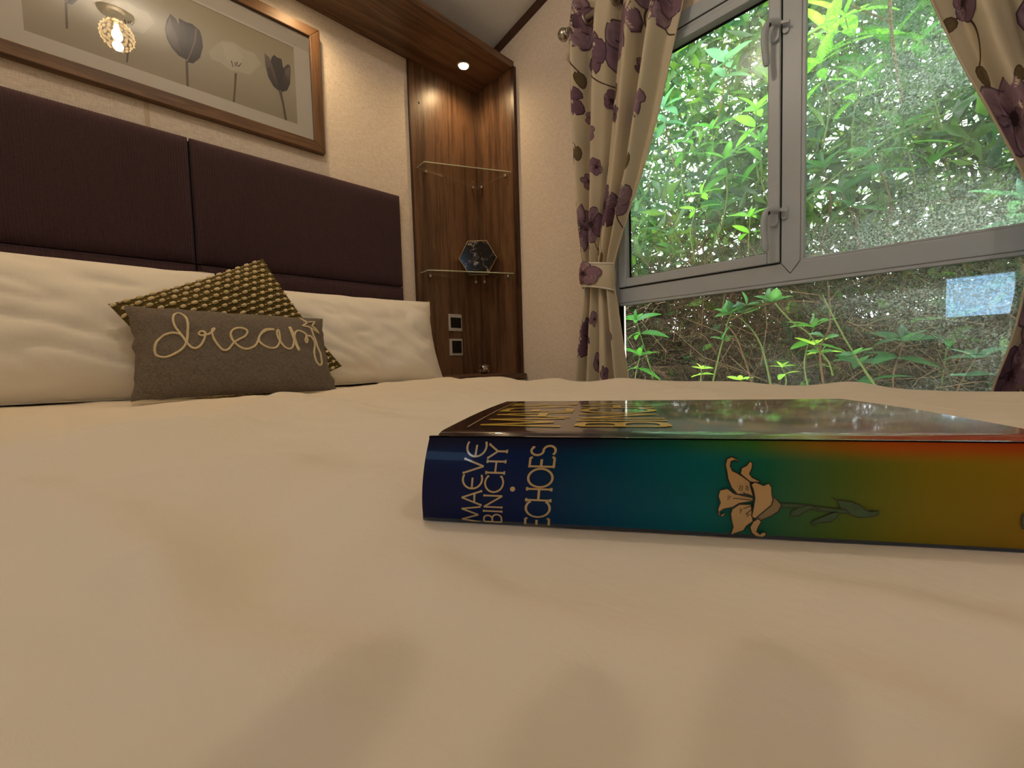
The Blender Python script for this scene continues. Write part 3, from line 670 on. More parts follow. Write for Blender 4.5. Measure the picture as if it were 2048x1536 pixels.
# bobbled cushion standing on its corner
kL = Vector((.0185, 1.372, .143)); kT = Vector((.352, 1.428, .303)); kR = Vector((.552, 1.330, .010))
kc = (kL+kR)/2; kc.y -= .012
kn = Cushion(kc, kT-kL, kT-kR, .385, .385, .10, .004, 11, .05, -.066)
if kn.n.y > 0: kn.n = -kn.n
kt = thing('bobble_cushion', 'olive and cream bobble-knit square cushion tipped on its corner', 'cushion', (kc.x, kc.y, -.062))
build('backing', kn.mesh(40, 40), plain('olive yarn', lin(92,80,44), .95, .1, noise_s=120, noise_amt=.3, bump=.6, bump_s=500), kt, smooth=True)
bo = MB(); nb = 23; NBU = 28
for j in range(nb):
    for i in range(NBU):
        u = -0.97+1.94*(i+1.0*(j % 2))/NBU; v = -.97+1.94*j/(nb-1)
        if (i+j//1) % 2 and random.random() < .0: continue
        c_ = kn.pt(u, v, 1); du = (kn.pt(min(u+.02, 1), v)-kn.pt(u-.02, v)).normalized(); dn = kn.n
        dw = dn.cross(du); big = (i % 2 == 0)
        ra, rb, rc = (.0082, .0054, .0066) if big else (.0045, .0020, .0026)
        jx = random.uniform(.85, 1.15); P = []
        for (la, n_) in ((-50, 6), (0, 7), (50, 6)):
            for k in range(6):
                a = 2*PI*k/6; q = math.cos(math.radians(la))
                P.append(c_+du*(ra*jx*math.cos(a)*q)+dw*(rb*math.sin(a)*q)+dn*(.002+rc*math.sin(math.radians(la))*1.0))
        top = c_+dn*(.002+rc); P.append(top)
        F = []
        for r_i in range(2):
            for k in range(6): F.append((r_i*6+k, r_i*6+(k+1) % 6, (r_i+1)*6+(k+1) % 6, (r_i+1)*6+k))
        F += [(12+k, 12+(k+1) % 6, 18) for k in range(6)]
        cc = lin(236, 220, 182) if big else lin(222, 204, 160); sh_ = random.uniform(.85, 1.08)
        bo.add(P, F, tuple(x*sh_ for x in cc))
build('bobbles', bo, plain('cream wool bobbles', (1,1,1), .95, .1, attr=True, bump=.5, bump_s=700), kt, smooth=True)['kind'] = 'stuff'
# grey cushion with corded lettering
dTL, dTR, dBR, dBL = Vector((.058, 1.235, .140)), Vector((.456, 1.235, .128)), Vector((.458, 1.150, -.066)), Vector((.046, 1.150, -.060))
dc = (dTL+dTR+dBR+dBL)/4
dr = Cushion(dc, dTR-dTL+dBR-dBL, dTL-dBL+dTR-dBR, .415, .222, .095, .005, 23, .05, -.0665, .03)
if dr.n.y > 0: dr.n = -dr.n
dt = thing('lettered_cushion', 'small grey oblong cushion with dream stitched in cream cord', 'cushion', (dc.x, dc.y, -.062))
build('cover', dr.mesh(60, 36), weave('grey linen', lin(92,84,76), lin(126,116,106), 700, 160, .95, .4), dt, smooth=True)
def dquad(x, y):   # lettering sheet coordinates to cushion u, v
    u = v = .5
    for _ in range(12):
        A, B_, C_, D_ = (30, 95), (1800, 210), (1960, 860), (40, 930)
        fx = A[0]*(1-u)*(1-v)+B_[0]*u*(1-v)+C_[0]*u*v+D_[0]*(1-u)*v-x; fy = A[1]*(1-u)*(1-v)+B_[1]*u*(1-v)+C_[1]*u*v+D_[1]*(1-u)*v-y
        xu = (B_[0]-A[0])*(1-v)+(C_[0]-D_[0])*v; xv = (D_[0]-A[0])*(1-u)+(C_[0]-B_[0])*u
        yu = (B_[1]-A[1])*(1-v)+(C_[1]-D_[1])*v; yv = (D_[1]-A[1])*(1-u)+(C_[1]-B_[1])*u
        dd = xu*yv-xv*yu; u -= (fx*yv-fy*xv)/dd; v -= (fy*xu-fx*yu)/dd
    return 2*u-1, 1-2*v
def smooth_path(P, k=5, closed=False):
    P = [Vector((*p, 0)) if len(p) == 2 else Vector(p) for p in P]; n = len(P); o = []
    for i in range(n if closed else n-1):
        g = (lambda j: P[j % n]) if closed else (lambda j: P[max(0, min(n-1, j))])
        p0, p1, p2, p3 = g(i-1), g(i), g(i+1), g(i+2)
        for q in range(k):
            t = q/k; o.append(.5*((2*p1)+(p2-p0)*t+(2*p0-5*p1+4*p2-p3)*t*t+(3*p1-p0-3*p2+p3)*t**3))
    if not closed: o.append(P[-1])
    return o
words = [
 [(445,490),(410,430),(340,410),(270,432),(215,490),(195,545),(215,592),(270,614),(340,600),(410,560),(450,500),(466,400),(468,320),(450,250),(410,215),(372,240),(358,300),(375,370),(420,440),(455,510),(490,550),(530,555),(570,520),(600,460),(600,420),(570,410),(552,428),(575,445),(640,432),(672,400),(682,378),(663,392),(660,440),(690,510),(740,568),(790,565),(840,510),(900,470),(950,440),(965,400),(920,375),(860,380),(820,415),(820,460),(850,510),(900,550),(960,560),(1030,535),(1065,480),(1090,425),(1140,385),(1220,380)],
 [(1220,384),(1150,392),(1085,435),(1068,485),(1100,525),(1170,552),(1240,540),(1276,480),(1272,400),(1256,385),(1250,425),(1280,490),(1330,545),(1390,550),(1420,505),(1432,430),(1460,388),(1520,390),(1572,425),(1552,465),(1572,490),(1582,458),(1566,432),(1620,425),(1668,460),(1680,500),(1664,565),(1690,640),(1730,670),(1765,640),(1750,570),(1705,485),(1665,405),(1635,345)],
 [(1380,352),(1408,425),(1440,500),(1472,568)], [(1392,350),(1422,425),(1454,500),(1480,560)]]
M_cordc = plain('cream cord', lin(222,206,170), .95, .1, noise_s=600, noise_amt=.2, bump=.5, bump_s=900)
cd = MB()
for wd in words:
    cd.tube([dr.pt(*dquad(p.x, p.y), 1, .0012) for p in smooth_path(wd, 4)], .0026, 6)
build('dream_lettering', cd, M_cordc, dt, smooth=True, label='cream cord lettering reading dream')
st = MB(); star = [(1525,235),(1605,275),(1690,268),(1660,312),(1745,385),(1655,350),(1600,330),(1532,326),(1598,292)]
fine = []
for i in range(len(star)):
    a = Vector(star[i]); b_ = Vector(star[(i+1) % len(star)])
    for q in range(4): fine.append(a+(b_-a)*q/4)
st.tube([dr.pt(*dquad(p.x, p.y), 1, .0012) for p in fine], .0024, 6, closed=True)
build('star', st, M_cordc, dt, smooth=True, label='cream cord star')

# ------------------------------------------------------------------ book
book = thing('book', 'thick hardback book lying flat on the duvet, rainbow-shaded glossy jacket', 'book', (.23, .13, -.07))
SHR = .0045
def SP(s, t, off=0):   # spine surface: s along (m), t up 0..1
    bl = .0042*(1-(2*t-1)**2)
    z = -.07+BT*t
    p = B0+BA*(s+SHR*t)-BC*(bl+off-.0005); return Vector((p.x, p.y, z))
def CV(s, c, off=0):   # front cover: s along the spine, c away from the spine
    g = -.0016*math.exp(-((c-.0085)/.0035)**2)+(.0006 if c < .004 else 0)
    bow = .0012*math.sin(PI*min(1, max(0, c/BW)))
    p = B0+BA*(s+SHR)+BC*c; return Vector((p.x, p.y, -.07+BT+g+bow+off))
def grad(stops, x):
    for (a, ca), (b_, cb) in zip(stops, stops[1:]):
        if x <= b_: k = max(0, min(1, (x-a)/(b_-a))); return tuple(p+(q-p)*k for p, q in zip(ca, cb))
    return stops[-1][1]
SPG = [(0, lin(18,24,66)), (.045, lin(14,36,84)), (.080, lin(0,78,112)), (.112, lin(0,106,118)), (.135, lin(24,110,86)), (.160, lin(90,116,44)), (.185, lin(136,120,24)), (.234, lin(158,112,18))]
UPG = [(0, lin(22,14,34)), (.070, lin(18,22,52)), (.100, lin(0,84,70)), (.130, lin(60,120,40)), (.150, lin(150,112,16)), (.175, lin(190,84,10)), (.234, lin(170,40,10))]
def jacket_col(s, t):   # t: 0 at the bottom of the spine, 1 at its top edge, above 1 on the cover
    a = grad(SPG, s); b_ = grad(UPG, s); k = max(0, min(1, (t-.80)/.19)); k = k*k*(3-2*k)
    return tuple(p+(q-p)*k for p, q in zip(a, b_))
CVG = [(0, lin(30,14,30)), (.062, lin(28,16,34)), (.085, lin(10,60,52)), (.120, lin(34,110,70)), (.155, lin(128,100,50)), (.185, lin(150,62,36)), (.234, lin(170,50,20))]
def cover_col(s, c):
    k = min(1, c/.02); base = grad(CVG, s); up = jacket_col(s, 1)
    col = [p+(q-p)*k for p, q in zip(up, base)]
    if s > .11 and .02 < c < .145:    # the painted scene on the jacket
        n_ = noise.noise(Vector((s*60, c*75, 4))); n2_ = noise.noise(Vector((s*45+7, c*50, 9)))
        if n_ > .12: col = [p*.45+q*.55 for p, q in zip(col, lin(196,170,90))]
        elif n2_ > .22: col = [p*.4+q*.6 for p, q in zip(col, lin(160,50,44))]
        elif n_ < -.28: col = [p*.4+q*.6 for p, q in zip(col, lin(24,70,52))]
    return tuple(col)
M_jacket = plain('glossy printed jacket', (1,1,1), .18, .5, attr=True, coat=1.0, bump=.012, bump_s=40)
M_jspine = plain('rubbed jacket spine', (1,1,1), .42, .12, attr=True, coat=.06, bump=.012, bump_s=40)
ns, ntt = 90, 16
jk = MB(); 
jk.grid(lambda a, b_: SP(a*BL, b_), ns, ntt); jk.c = [jacket_col(i/ns*BL, j/ntt) for j in range(ntt+1) for i in range(ns+1)]
spine = build('spine', jk, M_jspine, book, smooth=True)
fc = MB(); nc = 70
cs_ = [0, .002, .004, .006, .008, .010, .012, .015]+[.015+(BW-.015)*k/nc for k in range(1, nc+1)]
for j, c in enumerate(cs_):
    for i in range(ns+1):
        fc.v.append(tuple(CV(i/ns*BL, c))); fc.c.append(cover_col(i/ns*BL, c))
w_ = ns+1
fc.f = [(j*w_+i, j*w_+i+1, (j+1)*w_+i+1, (j+1)*w_+i) for j in range(len(cs_)-1) for i in range(ns)]
k0 = len(fc.v); nn = len(cs_)                     # edge thickness and underside
for j, c in enumerate(cs_):
    for i in range(ns+1):
        v = CV(i/ns*BL, c); fc.v.append((v.x, v.y, v.z-.0032)); fc.c.append(lin(60,30,24))
fc.f += [(k0+j*w_+i, k0+(j+1)*w_+i, k0+(j+1)*w_+i+1, k0+j*w_+i+1) for j in range(nn-1) for i in range(ns)]
for i in range(ns): fc.f.append(((nn-1)*w_+i, (nn-1)*w_+i+1, k0+(nn-1)*w_+i+1, k0+(nn-1)*w_+i))
for j in range(nn-1):
    fc.f.append((j*w_, (j+1)*w_, k0+(j+1)*w_, k0+j*w_)); fc.f.append((j*w_+ns, k0+j*w_+ns, k0+(j+1)*w_+ns, (j+1)*w_+ns))
cover = build('front_cover', fc, M_jacket, book, smooth=True, angle=50)
bc_ = MB(); q = [B0, B0+BA*BL, B0+BA*BL+BC*BW, B0+BC*BW]
bc_.prism([(p.x, p.y, -.07) for p in q], (0, 0, .003)); build('back_cover', bc_, plain('dark jacket back', lin(20,40,60), .25, coat=.8), book)
mt = plain('cream page edges', lin(226,214,186), .85, .2, noise_s=1.0, noise_amt=.25, scale=(3, 3, 900))
pg = MB(); q = [B0+BA*.005+BC*.004, B0+BA*(BL-.004)+BC*.004, B0+BA*(BL-.004)+BC*(BW-.006), B0+BA*.005+BC*(BW-.006)]
pv = [(p.x, p.y, -.0668) for p in q]; pg.prism(pv, Vector((BA.x*SHR, BA.y*SHR, BT-.0068))); build('page_block', pg, mt, book)

# lettering drawn as strokes
def arc(cx, cy, rx, ry, a0, a1, n=14): return [(cx+rx*math.cos(math.radians(a0+(a1-a0)*k/n)), cy+ry*math.sin(math.radians(a0+(a1-a0)*k/n))) for k in range(n+1)]
def serif(x, y, w=.09): return [(x-w, y), (x+w, y)]
GL = {
 'M': (1.02, [[(.02,0),(.16,1)], [(.16,1),(.50,.12)], [(.50,.12),(.84,1)], [(.84,1),(1.0,0)]]),
 'A': (.80, [[(0,0),(.40,1)], [(.40,1),(.80,0)], [(.14,.34),(.66,.34)], serif(0,0,.06), serif(.8,0,.06)]),
 'e': (.78, [arc(.55,.5,.52,.5,62,298,18), [(.03,.5),(.58,.5)], [(.58,.45),(.58,.55)]]),
 'V': (.74, [[(0,1),(.37,0)], [(.37,0),(.74,1)], serif(0,1,.06), serif(.74,1,.06)]),
 'B': (.58, [[(.08,0),(.08,1)], [(.08,1),(.28,1)]+arc(.28,.76,.22,.24,90,-90,8)+[(.08,.52)], [(.08,.52),(.32,.52)]+arc(.32,.26,.26,.26,90,-90,8)+[(.08,0)]]),
 'I': (.16, [[(.08,0),(.08,1)], serif(.08,0,.07), serif(.08,1,.07)]),
 'N': (.80, [[(.06,0),(.06,1)], [(.06,1),(.74,0)], [(.74,0),(.74,1)], serif(.06,0,.06), serif(.74,1,.06)]),
 'C': (.92, [arc(.55,.5,.52,.5,48,312,18), [(.90,.80),(.90,.93)], [(.90,.20),(.90,.07)]]),
 'H': (.72, [[(.06,0),(.06,1)], [(.66,0),(.66,1)], [(.06,.5),(.66,.5)], serif(.06,0), serif(.06,1), serif(.66,0), serif(.66,1)]),
 'Y': (.70, [[(0,1),(.35,.5)], [(.70,1),(.35,.5)], [(.35,.5),(.35,0)], serif(.35,0), serif(0,1,.06), serif(.7,1,.06)]),
 'E': (.54, [[(.06,0),(.06,1)], [(.0,1),(.50,1)], [(.06,.52),(.42,.52)], [(.0,0),(.52,0)], [(.50,1),(.50,.90)], [(.52,0),(.52,.10)]]),
 'O': (.98, [arc(.49,.5,.47,.5,0,360,26)]),
 'S': (.54, [arc(.27,.745,.22,.255,50,270,12)+arc(.27,.25,.24,.25,90,-140,12), [(.43,.86),(.43,.98)]]),
}
def ribbon(mb, pts, w, mp, col, off, maxseg=.12):
    P = [Vector(p) for p in pts]; Q = [P[0]]
    for a, b_ in zip(P, P[1:]):
        n_ = max(1, int((b_-a).length/maxseg)); Q += [a+(b_-a)*(k+1)/n_ for k in range(n_)]
    if len(Q) < 2: return
    L_, R_ = [], []; n = len(Q); closed = (Q[0]-Q[-1]).length < 1e-6
    for i in range(n):
        a = Q[i-1] if i > 0 else (Q[-2] if closed else Q[0]); b_ = Q[i+1] if i < n-1 else (Q[1] if closed else Q[-1])
        t = (b_-a); t = t.normalized() if t.length else Vector((1,0)); nn_ = Vector((-t.y, t.x))
        L_.append(Q[i]+nn_*(w/2)); R_.append(Q[i]-nn_*(w/2))
    vs = [mp(p.x, p.y, off) for p in L_]+[mp(p.x, p.y, off) for p in R_]
    mb.add(vs, [(i, n+i, n+i+1, i+1) for i in range(n-1)], col)
def write(mb, text, mp, gap, stroke, col, off=.0003):
    """letters in a box of height 1; returns total width"""
    x = 0
    for ch in text:
        w, st_ = GL[ch]
        for sset in st_: ribbon(mb, [(x+px, py) for px, py in sset], stroke, mp, col, off)
        x += w+gap
    return x-gap
def width(text, gap): return sum(GL[c][0]+gap for c in text)-gap
GOLD = lin(206,178,126)
def spine_line(text, s_base, cap, t0, t1, gap, stroke, name):
    W_ = width(text, gap); mb = MB()
    write(mb, text, lambda x, y, o: SP(s_base-cap*y, t0+(t1-t0)*x/W_, o), gap, stroke, GOLD)
    build(name, mb, M_jprint, spine)
M_jprint = plain('printed jacket lettering', (1,1,1), .3, .5, attr=True, coat=.6)
spine_line('MAeVe', .0268, .0085, .005, .955, .10, .10, 'author_lettering')
spine_line('BINCHY', .0360, .0078, .005, .93, .12, .10, 'author_lettering')
spine_line('ECHOES', .0563, .0100, -.01, .93, .03, .10, 'title_lettering')
dm = MB(); dm.add([SP(.0402+.0011*math.cos(a), .447+.0011/BT*math.sin(a), .0003) for a in [2*PI*k/14 for k in range(14)]], [tuple(range(13, -1, -1))], GOLD); build('dot', dm, M_jprint, spine)
# front cover lettering, reading away from the spine
cl_ = MB(); YEL = lin(226,190,70)
def cov_line(text, s0, s1, c0, c1, gap, stroke):
    W_ = width(text, gap); write(cl_, text, lambda x, y, o: CV(s1-(s1-s0)*y, c0+(c1-c0)*x/W_, o), gap, stroke, YEL, .0003)
cov_line('MAEVE', .015, .055, .026, .132, .14, .13); cov_line('BINCHY', .064, .103, .026, .132, .16, .13)
ribbon(cl_, [(.010, .024), (.010, .145)], .0009, lambda x, y, o: CV(x, y, o), GOLD, .0003, .01)
build('cover_lettering', cl_, M_jprint, cover)
# lily printed on the spine
_den = B0.dot(BC)
def lil(cx, cy):
    d = ray(1380+cx/3.066, 760+cy/3.066); P = d*(_den/d.dot(BC))-B0; t = P.z/BT; return (P.dot(BA)-SHR*t, t)
def lp(cx, cy, o): s, t = lil(cx, cy); return SP(s, t, o)
CRM, GRY, GRN, INK = lin(206,170,116), lin(150,128,92), lin(34,84,44), lin(8,10,12)
petals = [
 ([(472,690),(505,710),(535,745),(520,785),(480,815),(420,845),(380,850),(385,830),(420,795),(470,745)], GRY),
 ([(210,550),(203,510),(215,475),(245,462),(275,475),(285,492),(262,482),(240,490),(232,515),(245,543),(272,555),(300,572),(345,605),(350,640),(365,690),(330,680),(270,680),(235,640),(215,590)], CRM),
 ([(290,560),(300,525),(330,512),(352,488),(368,500),(362,530),(345,560),(360,580),(410,605),(380,612),(345,605)], CRM),
 ([(155,690),(165,655),(210,645),(250,675),(360,700),(362,720),(280,735),(240,760),(190,770),(165,790),(175,810),(195,795),(200,805),(185,822),(160,805),(155,770),(168,730)], CRM),
 ([(240,770),(280,740),(350,740),(360,790),(370,850),(335,880),(320,915),(270,935),(255,945),(245,940),(255,890),(240,840),(232,800)], CRM),
 ([(370,850),(400,830),(420,850),(405,890),(400,920),(425,940),(432,925),(455,925),(460,945),(440,960),(400,955),(370,930),(355,890)], CRM),
 ([(350,620),(375,605),(425,625),(455,612),(472,635),(472,670),(480,710),(470,745),(420,790),(380,830),(358,815),(365,760),(372,700),(362,650)], CRM)]
ll = MB()
for i, (pp, cc) in enumerate(petals):
    o_ = .0003+.0001*i
    ll.add([lp(x, y, o_) for x, y in pp], [tuple(range(len(pp)))], cc)
    ribbon(ll, pp+[pp[0]], 7, lambda x, y, o: lp(x, y, o), INK, o_+.00005, 40)
for ln_ in ([(240,700),(290,705),(355,712)], [(300,665),(350,695)], [(305,765),(350,745)], [(320,800),(352,770)], [(285,625),(278,650),(292,655),(297,630),(285,625)], [(320,625),(318,648),(330,655),(328,630),(320,625)], [(212,685),(208,712),(228,688),(212,685)], [(285,765),(288,795),(297,770),(285,765)], [(325,795),(332,820),(340,800),(325,795)]):
    ribbon(ll, ln_, 5, lambda x, y, o: lp(x, y, o), INK, .0012, 30)
build('lily_print', ll, M_jprint, spine, label='cream lily with black outline')
lf = MB()
leafs = [[(535,735),(640,740),(760,757),(920,775),(1060,782),(1115,784),(1115,796),(1060,795),(920,797),(760,783),(640,762),(535,762)],
 [(590,815),(600,785),(640,760),(700,745),(765,770),(720,765),(670,790),(640,815)], [(725,872),(735,845),(790,820),(850,790),(880,792),(870,820),(840,850),(760,858),(735,880)],
 [(825,690),(870,715),(950,725),(1000,745),(1060,785),(1115,780),(1115,800),(1090,815),(1000,822),(950,805),(920,770),(890,765),(865,720)]]
for i, pp in enumerate(leafs):
    o_ = .0003+.0001*i; lf.add([lp(x, y, o_) for x, y in pp], [tuple(range(len(pp)))], GRN); ribbon(lf, pp+[pp[0]], 5, lambda x, y, o: lp(x, y, o), INK, o_+.00005, 40)
build('lily_stem_print', lf, M_jprint, spine)
def lg(px, py, o): d = ray(px, py); P = d*(_den/d.dot(BC))-B0; t = P.z/BT; return SP(P.dot(BA)-SHR*t, t, o)
pm = MB()
for pth, w_ in (([(2030,1052),(2026,1042),(2024,1030),(2025,1022),(2031,1017),(2040,1017),(2052,1021),(2062,1030)], 4.5), ([(2026,1044),(2040,1044),(2064,1045)], 6.5), ([(2034,1050),(2042,1056),(2056,1062),(2066,1066)], 4), ([(2031,1033),(2038,1029)], 3.5)):
    ribbon(pm, pth, w_, lambda x, y, o: lg(x, y, o), INK, .0003, 5)
build('publisher_mark', pm, M_jprint, spine)
#PART2
# ------------------------------------------------------------------ curtain pole, curtains, tie-backs
RX, RZ = 1.300, 1.190
rod = thing('curtain_pole', 'brushed nickel curtain pole with ball finials over the window', 'curtain pole', (RX, .31, RZ))
build('pole', MB().tube([(RX, .985, RZ), (RX, -.385, RZ)], .0115, 16), M_chrome, rod, smooth=True, angle=40)
for y, sg in ((.985, 1), (-.385, -1)):
    pr_ = [(.010, 0), (.013, .003), (.010, .006), (.017, .012), (.0225, .022), (.0225, .028), (.017, .038), (.008, .044), (.002, .045)]
    build('finial', MB().lathe((RX, y, RZ), [(r, h*sg) for r, h in pr_], 20, 'y'), M_chrome, rod, smooth=True)
for y in (.955, -.355):
    build('bracket', MB().tube([(RX, y, RZ-.012), (RX+.03, y, RZ-.020), (XW-.001, y, RZ-.020)], .006, 8).lathe((XW-.0005, y, RZ-.020), [(.018, 0), (.018, -.004), (.012, -.006)], 16, 'x'), M_chrome, rod, smooth=True, angle=40)
def interp(tab, z):
    if z >= tab[0][0]: return tab[0][1]
    for (za, va), (zb, vb) in zip(tab, tab[1:]):
        if z >= zb:
            k = (za-z)/(za-zb); return va+(vb-va)*k
    return tab[-1][1]
def sm_tab(tab, z, d=.03): return (interp(tab, z-d)+2*interp(tab, z)+interp(tab, z+d))/4
ZT, ZB = 1.245, -.60
M_cloth = plain('cream satin curtain', lin(230,218,192), .62, .35, noise_s=9, noise_amt=.03, bump=.15, bump_s=700, sheen=.2, trans=.22)
M_flower = plain('printed purple flowers', (1,1,1), .62, .35, attr=True, bump=.15, bump_s=700, trans=.15)
class Curtain:
    def __init__(s, ya, yb, amp, folds, ph, depth, swag):
        s.ya, s.yb, s.amp, s.folds, s.ph, s.depth, s.swag = ya, yb, amp, folds, ph, depth, swag
    def pt(s, u, z, off=0):
        a = sm_tab(s.ya, z); b_ = sm_tab(s.yb, z); A = sm_tab(s.amp, z)
        th = 2*PI*s.folds*u+s.ph
        uu = u+.35/(2*PI*s.folds)*math.sin(2*th)*.5
        y = a+(b_-a)*uu
        x = sm_tab(s.depth, z)+A*math.cos(th)+.25*A*math.cos(2.3*th+1.1+z*1.2)
        x += .004*noise.noise(Vector((u*9, z*5, s.ph)))
        if u > .85: x -= s.swag*sm_tab([(1.3,0),(.9,.5),(.5,1),(.3,.2),(-.7,.3)], z)*((u-.85)/.15)
        return Vector((x-off, y, z))
    def nrm(s, u, z):
        du = s.pt(min(u+.004, 1), z)-s.pt(max(u-.004, 0), z); dz = s.pt(u, z+.004)-s.pt(u, z-.004)
        n = du.cross(dz).normalized(); return n if n.x < 0 else -n
    def on(s, u, z, off):
        u = max(.002, min(.998, u)); return s.pt(u, z)+s.nrm(u, z)*off
WIDE = .66
def flower(mb, cv, u, z, R, seed, mb2):
    r_ = random.Random(seed); R *= 1.18; npet = 5 if R > .03 else 4; a0 = r_.uniform(0, 6.28)
    base = [lin(134,104,122), lin(118,90,108), lin(146,118,134)][seed % 3]; dk = lin(58,38,50); lt = lin(178,154,166)
    for k in range(npet):
        a = a0+2*PI*k/npet+r_.uniform(-.15, .15); L = R*r_.uniform(.8, 1.1); Wd = L*r_.uniform(.40, .55); vs = []; cs = []; nr, na = 6, 12
        for i in range(nr+1):
            rr = i/nr
            for j in range(na):
                t = 2*PI*j/na; px = L*.52+L*.48*rr*math.cos(t); py = Wd*rr*math.sin(t)*(1+.12*math.sin(3*t+k))
                X = px*math.cos(a)-py*math.sin(a); Y = px*math.sin(a)+py*math.cos(a)
                vs.append(cv.on(u+X/WIDE, z+Y, .0012+.0001*k))
                streak = noise.noise(Vector((math.atan2(py, px)*9+k*3, px/L*1.5, seed)))
                mid = px/L
                c = [p+(q-p)*max(0, min(1, .35+streak*1.3)) for p, q in zip(base, lt if (k+seed) % 3 == 0 else tuple(x*1.35 for x in base))]
                if rr > .9: c = dk
                if mid < .25: c = [p*.5+q*.5 for p, q in zip(c, dk)]
                cs.append(tuple(c))
        fs = [(i*na+j, i*na+(j+1) % na, (i+1)*na+(j+1) % na, (i+1)*na+j) for i in range(nr) for j in range(na)]
        mb.add(vs, fs, cs)
    vs = [cv.on(u+R*.16*math.cos(t)/WIDE, z+R*.16*math.sin(t), .0019) for t in [2*PI*k/10 for k in range(10)]]
    mb.add(vs, [tuple(range(10))], dk)
def stem_leaf(mb, cv, u, z, L, ang, seed):
    r_ = random.Random(seed+50); col = lin(120,104,74); dk = lin(88,70,62); path = []
    for i in range(15):
        t = i/14; a = ang+.9*(t-.3)*r_.choice((1, 1.0001)); path.append((u+L*t*math.cos(a)/WIDE, z+L*t*math.sin(a)))
    for i in range(14):
        (u0, z0), (u1, z1) = path[i], path[i+1]; w = .0022
        d = Vector((u1-u0)*WIDE if False else ((u1-u0)*WIDE, z1-z0)); d = d.normalized() if d.length else Vector((0, 1)); nx, nz = -d.y*w, d.x*w
        mb.add([cv.on(u0+nx/WIDE, z0+nz, .0008), cv.on(u1+nx/WIDE, z1+nz, .0008), cv.on(u1-nx/WIDE, z1-nz, .0008), cv.on(u0-nx/WIDE, z0-nz, .0008)], [(0,1,2,3)], dk)
    lu, lz = path[-1]; a = ang+.63; LL = L*.5; Wd = LL*.28; vs = []; cs = []; nr, na = 4, 12
    for i in range(nr+1):
        for j in range(na):
            t = 2*PI*j/na; rr = i/nr; px = LL*.5+LL*.5*rr*math.cos(t); py = Wd*rr*math.sin(t)*(1-.5*math.cos(t)*.6)
            vs.append(cv.on(lu+(px*math.cos(a)-py*math.sin(a))/WIDE, lz+px*math.sin(a)+py*math.cos(a), .0009))
            cs.append(dk if rr > .9 else tuple(x*(1+.25*noise.noise(Vector((px*90, py*160, seed)))) for x in col))
    mb.add(vs, [(i*na+j, i*na+(j+1) % na, (i+1)*na+(j+1) % na, (i+1)*na+j) for i in range(nr) for j in range(na)], cs)
def make_curtain(cv, label, seed, spots, tie, tie_label):
    zs = [ZT, ZT-.006]+list(np.linspace(ZT-.02, ZB, 150)); nu = 120
    root = thing('curtain', label, 'curtain', (RX, (interp(cv.ya, 0)+interp(cv.yb, 0))/2, ZB), 'floral curtains')
    mb = MB(); mb.v = [cv.pt(i/nu, z) for z in zs for i in range(nu+1)]
    mb.f = [(j*(nu+1)+i, j*(nu+1)+i+1, (j+1)*(nu+1)+i+1, (j+1)*(nu+1)+i) for j in range(len(zs)-1) for i in range(nu)]
    o = build('fabric', mb, M_cloth, root, smooth=True)
    so_ = o.modifiers.new('thickness', 'SOLIDIFY'); so_.thickness = .0012; so_.offset = 0
    hem = MB()
    for u in (.001, .999): hem.tube([cv.pt(u, z) for z in zs[::3]], .0022, 6)
    build('side_hem', hem, M_cloth, root, smooth=True)
    fl = MB(); fl2 = MB()
    for i, (u, z, R) in enumerate(spots):
        flower(fl, cv, u, z, R, seed+i, fl2)
        if R > .03: stem_leaf(fl, cv, u+.02, z-R*.6, .11, -PI/2+((i % 2)*2-1)*.5, seed+i)
    p = build('flower_print', fl, M_flower, root, smooth=True); p['kind'] = 'stuff'
    # eyelets where the cloth crosses the pole
    k = 0
    for i in range(400):
        u0, u1 = i/400, (i+1)/400; a, b_ = cv.pt(u0, RZ), cv.pt(u1, RZ)
        if (a.x-RX)*(b_.x-RX) < 0:
            c_ = (a+b_)/2; t = (b_-a).normalized(); n_ = Vector((0, 0, 1)).cross(t).normalized(); ring = []
            for q in range(20): an = 2*PI*q/20; ring.append(c_+t*(math.cos(an)*.020)+Vector((0, 0, math.sin(an)*.020)))
            build('eyelet', MB().tube(ring, .0042, 8, closed=True), M_chrome, root, smooth=True)
    # tie-back
    (cy, cz_, ry, rx, zh) = tie
    tb = thing('tie_back', tie_label, 'tie-back', (cv.pt(.5, cz_).x, cy, cz_-zh), 'curtain tie-backs')
    xc = sm_tab(cv.depth, cz_)
    def band(u, v):
        an = 2*PI*u; prof = 1+.10*math.sin(PI*v); hh = zh*(1+.12*math.cos(an))
        return Vector((xc+rx*prof*math.cos(an), cy+ry*prof*math.sin(an), cz_+hh*(2*v-1)+.012*math.sin(an)*(-1 if seed > 50 else 1)))
    bo_ = build('band', MB().grid(band, 40, 10, closed_u=True), M_cloth, tb, smooth=True)
    bo_.modifiers.new('thickness', 'SOLIDIFY').thickness = .003
    for v in (0, 1): build('piping', MB().tube([band(k/40, v) for k in range(40)], .0035, 8, closed=True), plain('white piping', lin(236,230,220), .7), tb, smooth=True)
    class BandS:
        def on(s, u, z, off): 
            P = band(.5+(u-.5)*2.2, .5+(z-cz_)/(2*zh)); return P+(P-Vector((xc, cy, P.z))).normalized()*(off+.003)
    fb = MB(); flower(fb, BandS(), .47, cz_+.004, .046, seed, fl2); build('flower_print', fb, M_flower, tb, smooth=True)['kind'] = 'stuff'
    build('hook', MB().tube([(xc+rx, cy+ry*.3, cz_), (XW-.004, cy+ry*.8, cz_+.005), (XW-.0005, cy+ry*.8, cz_+.005)], .004, 8), M_chrome, tb, smooth=True)
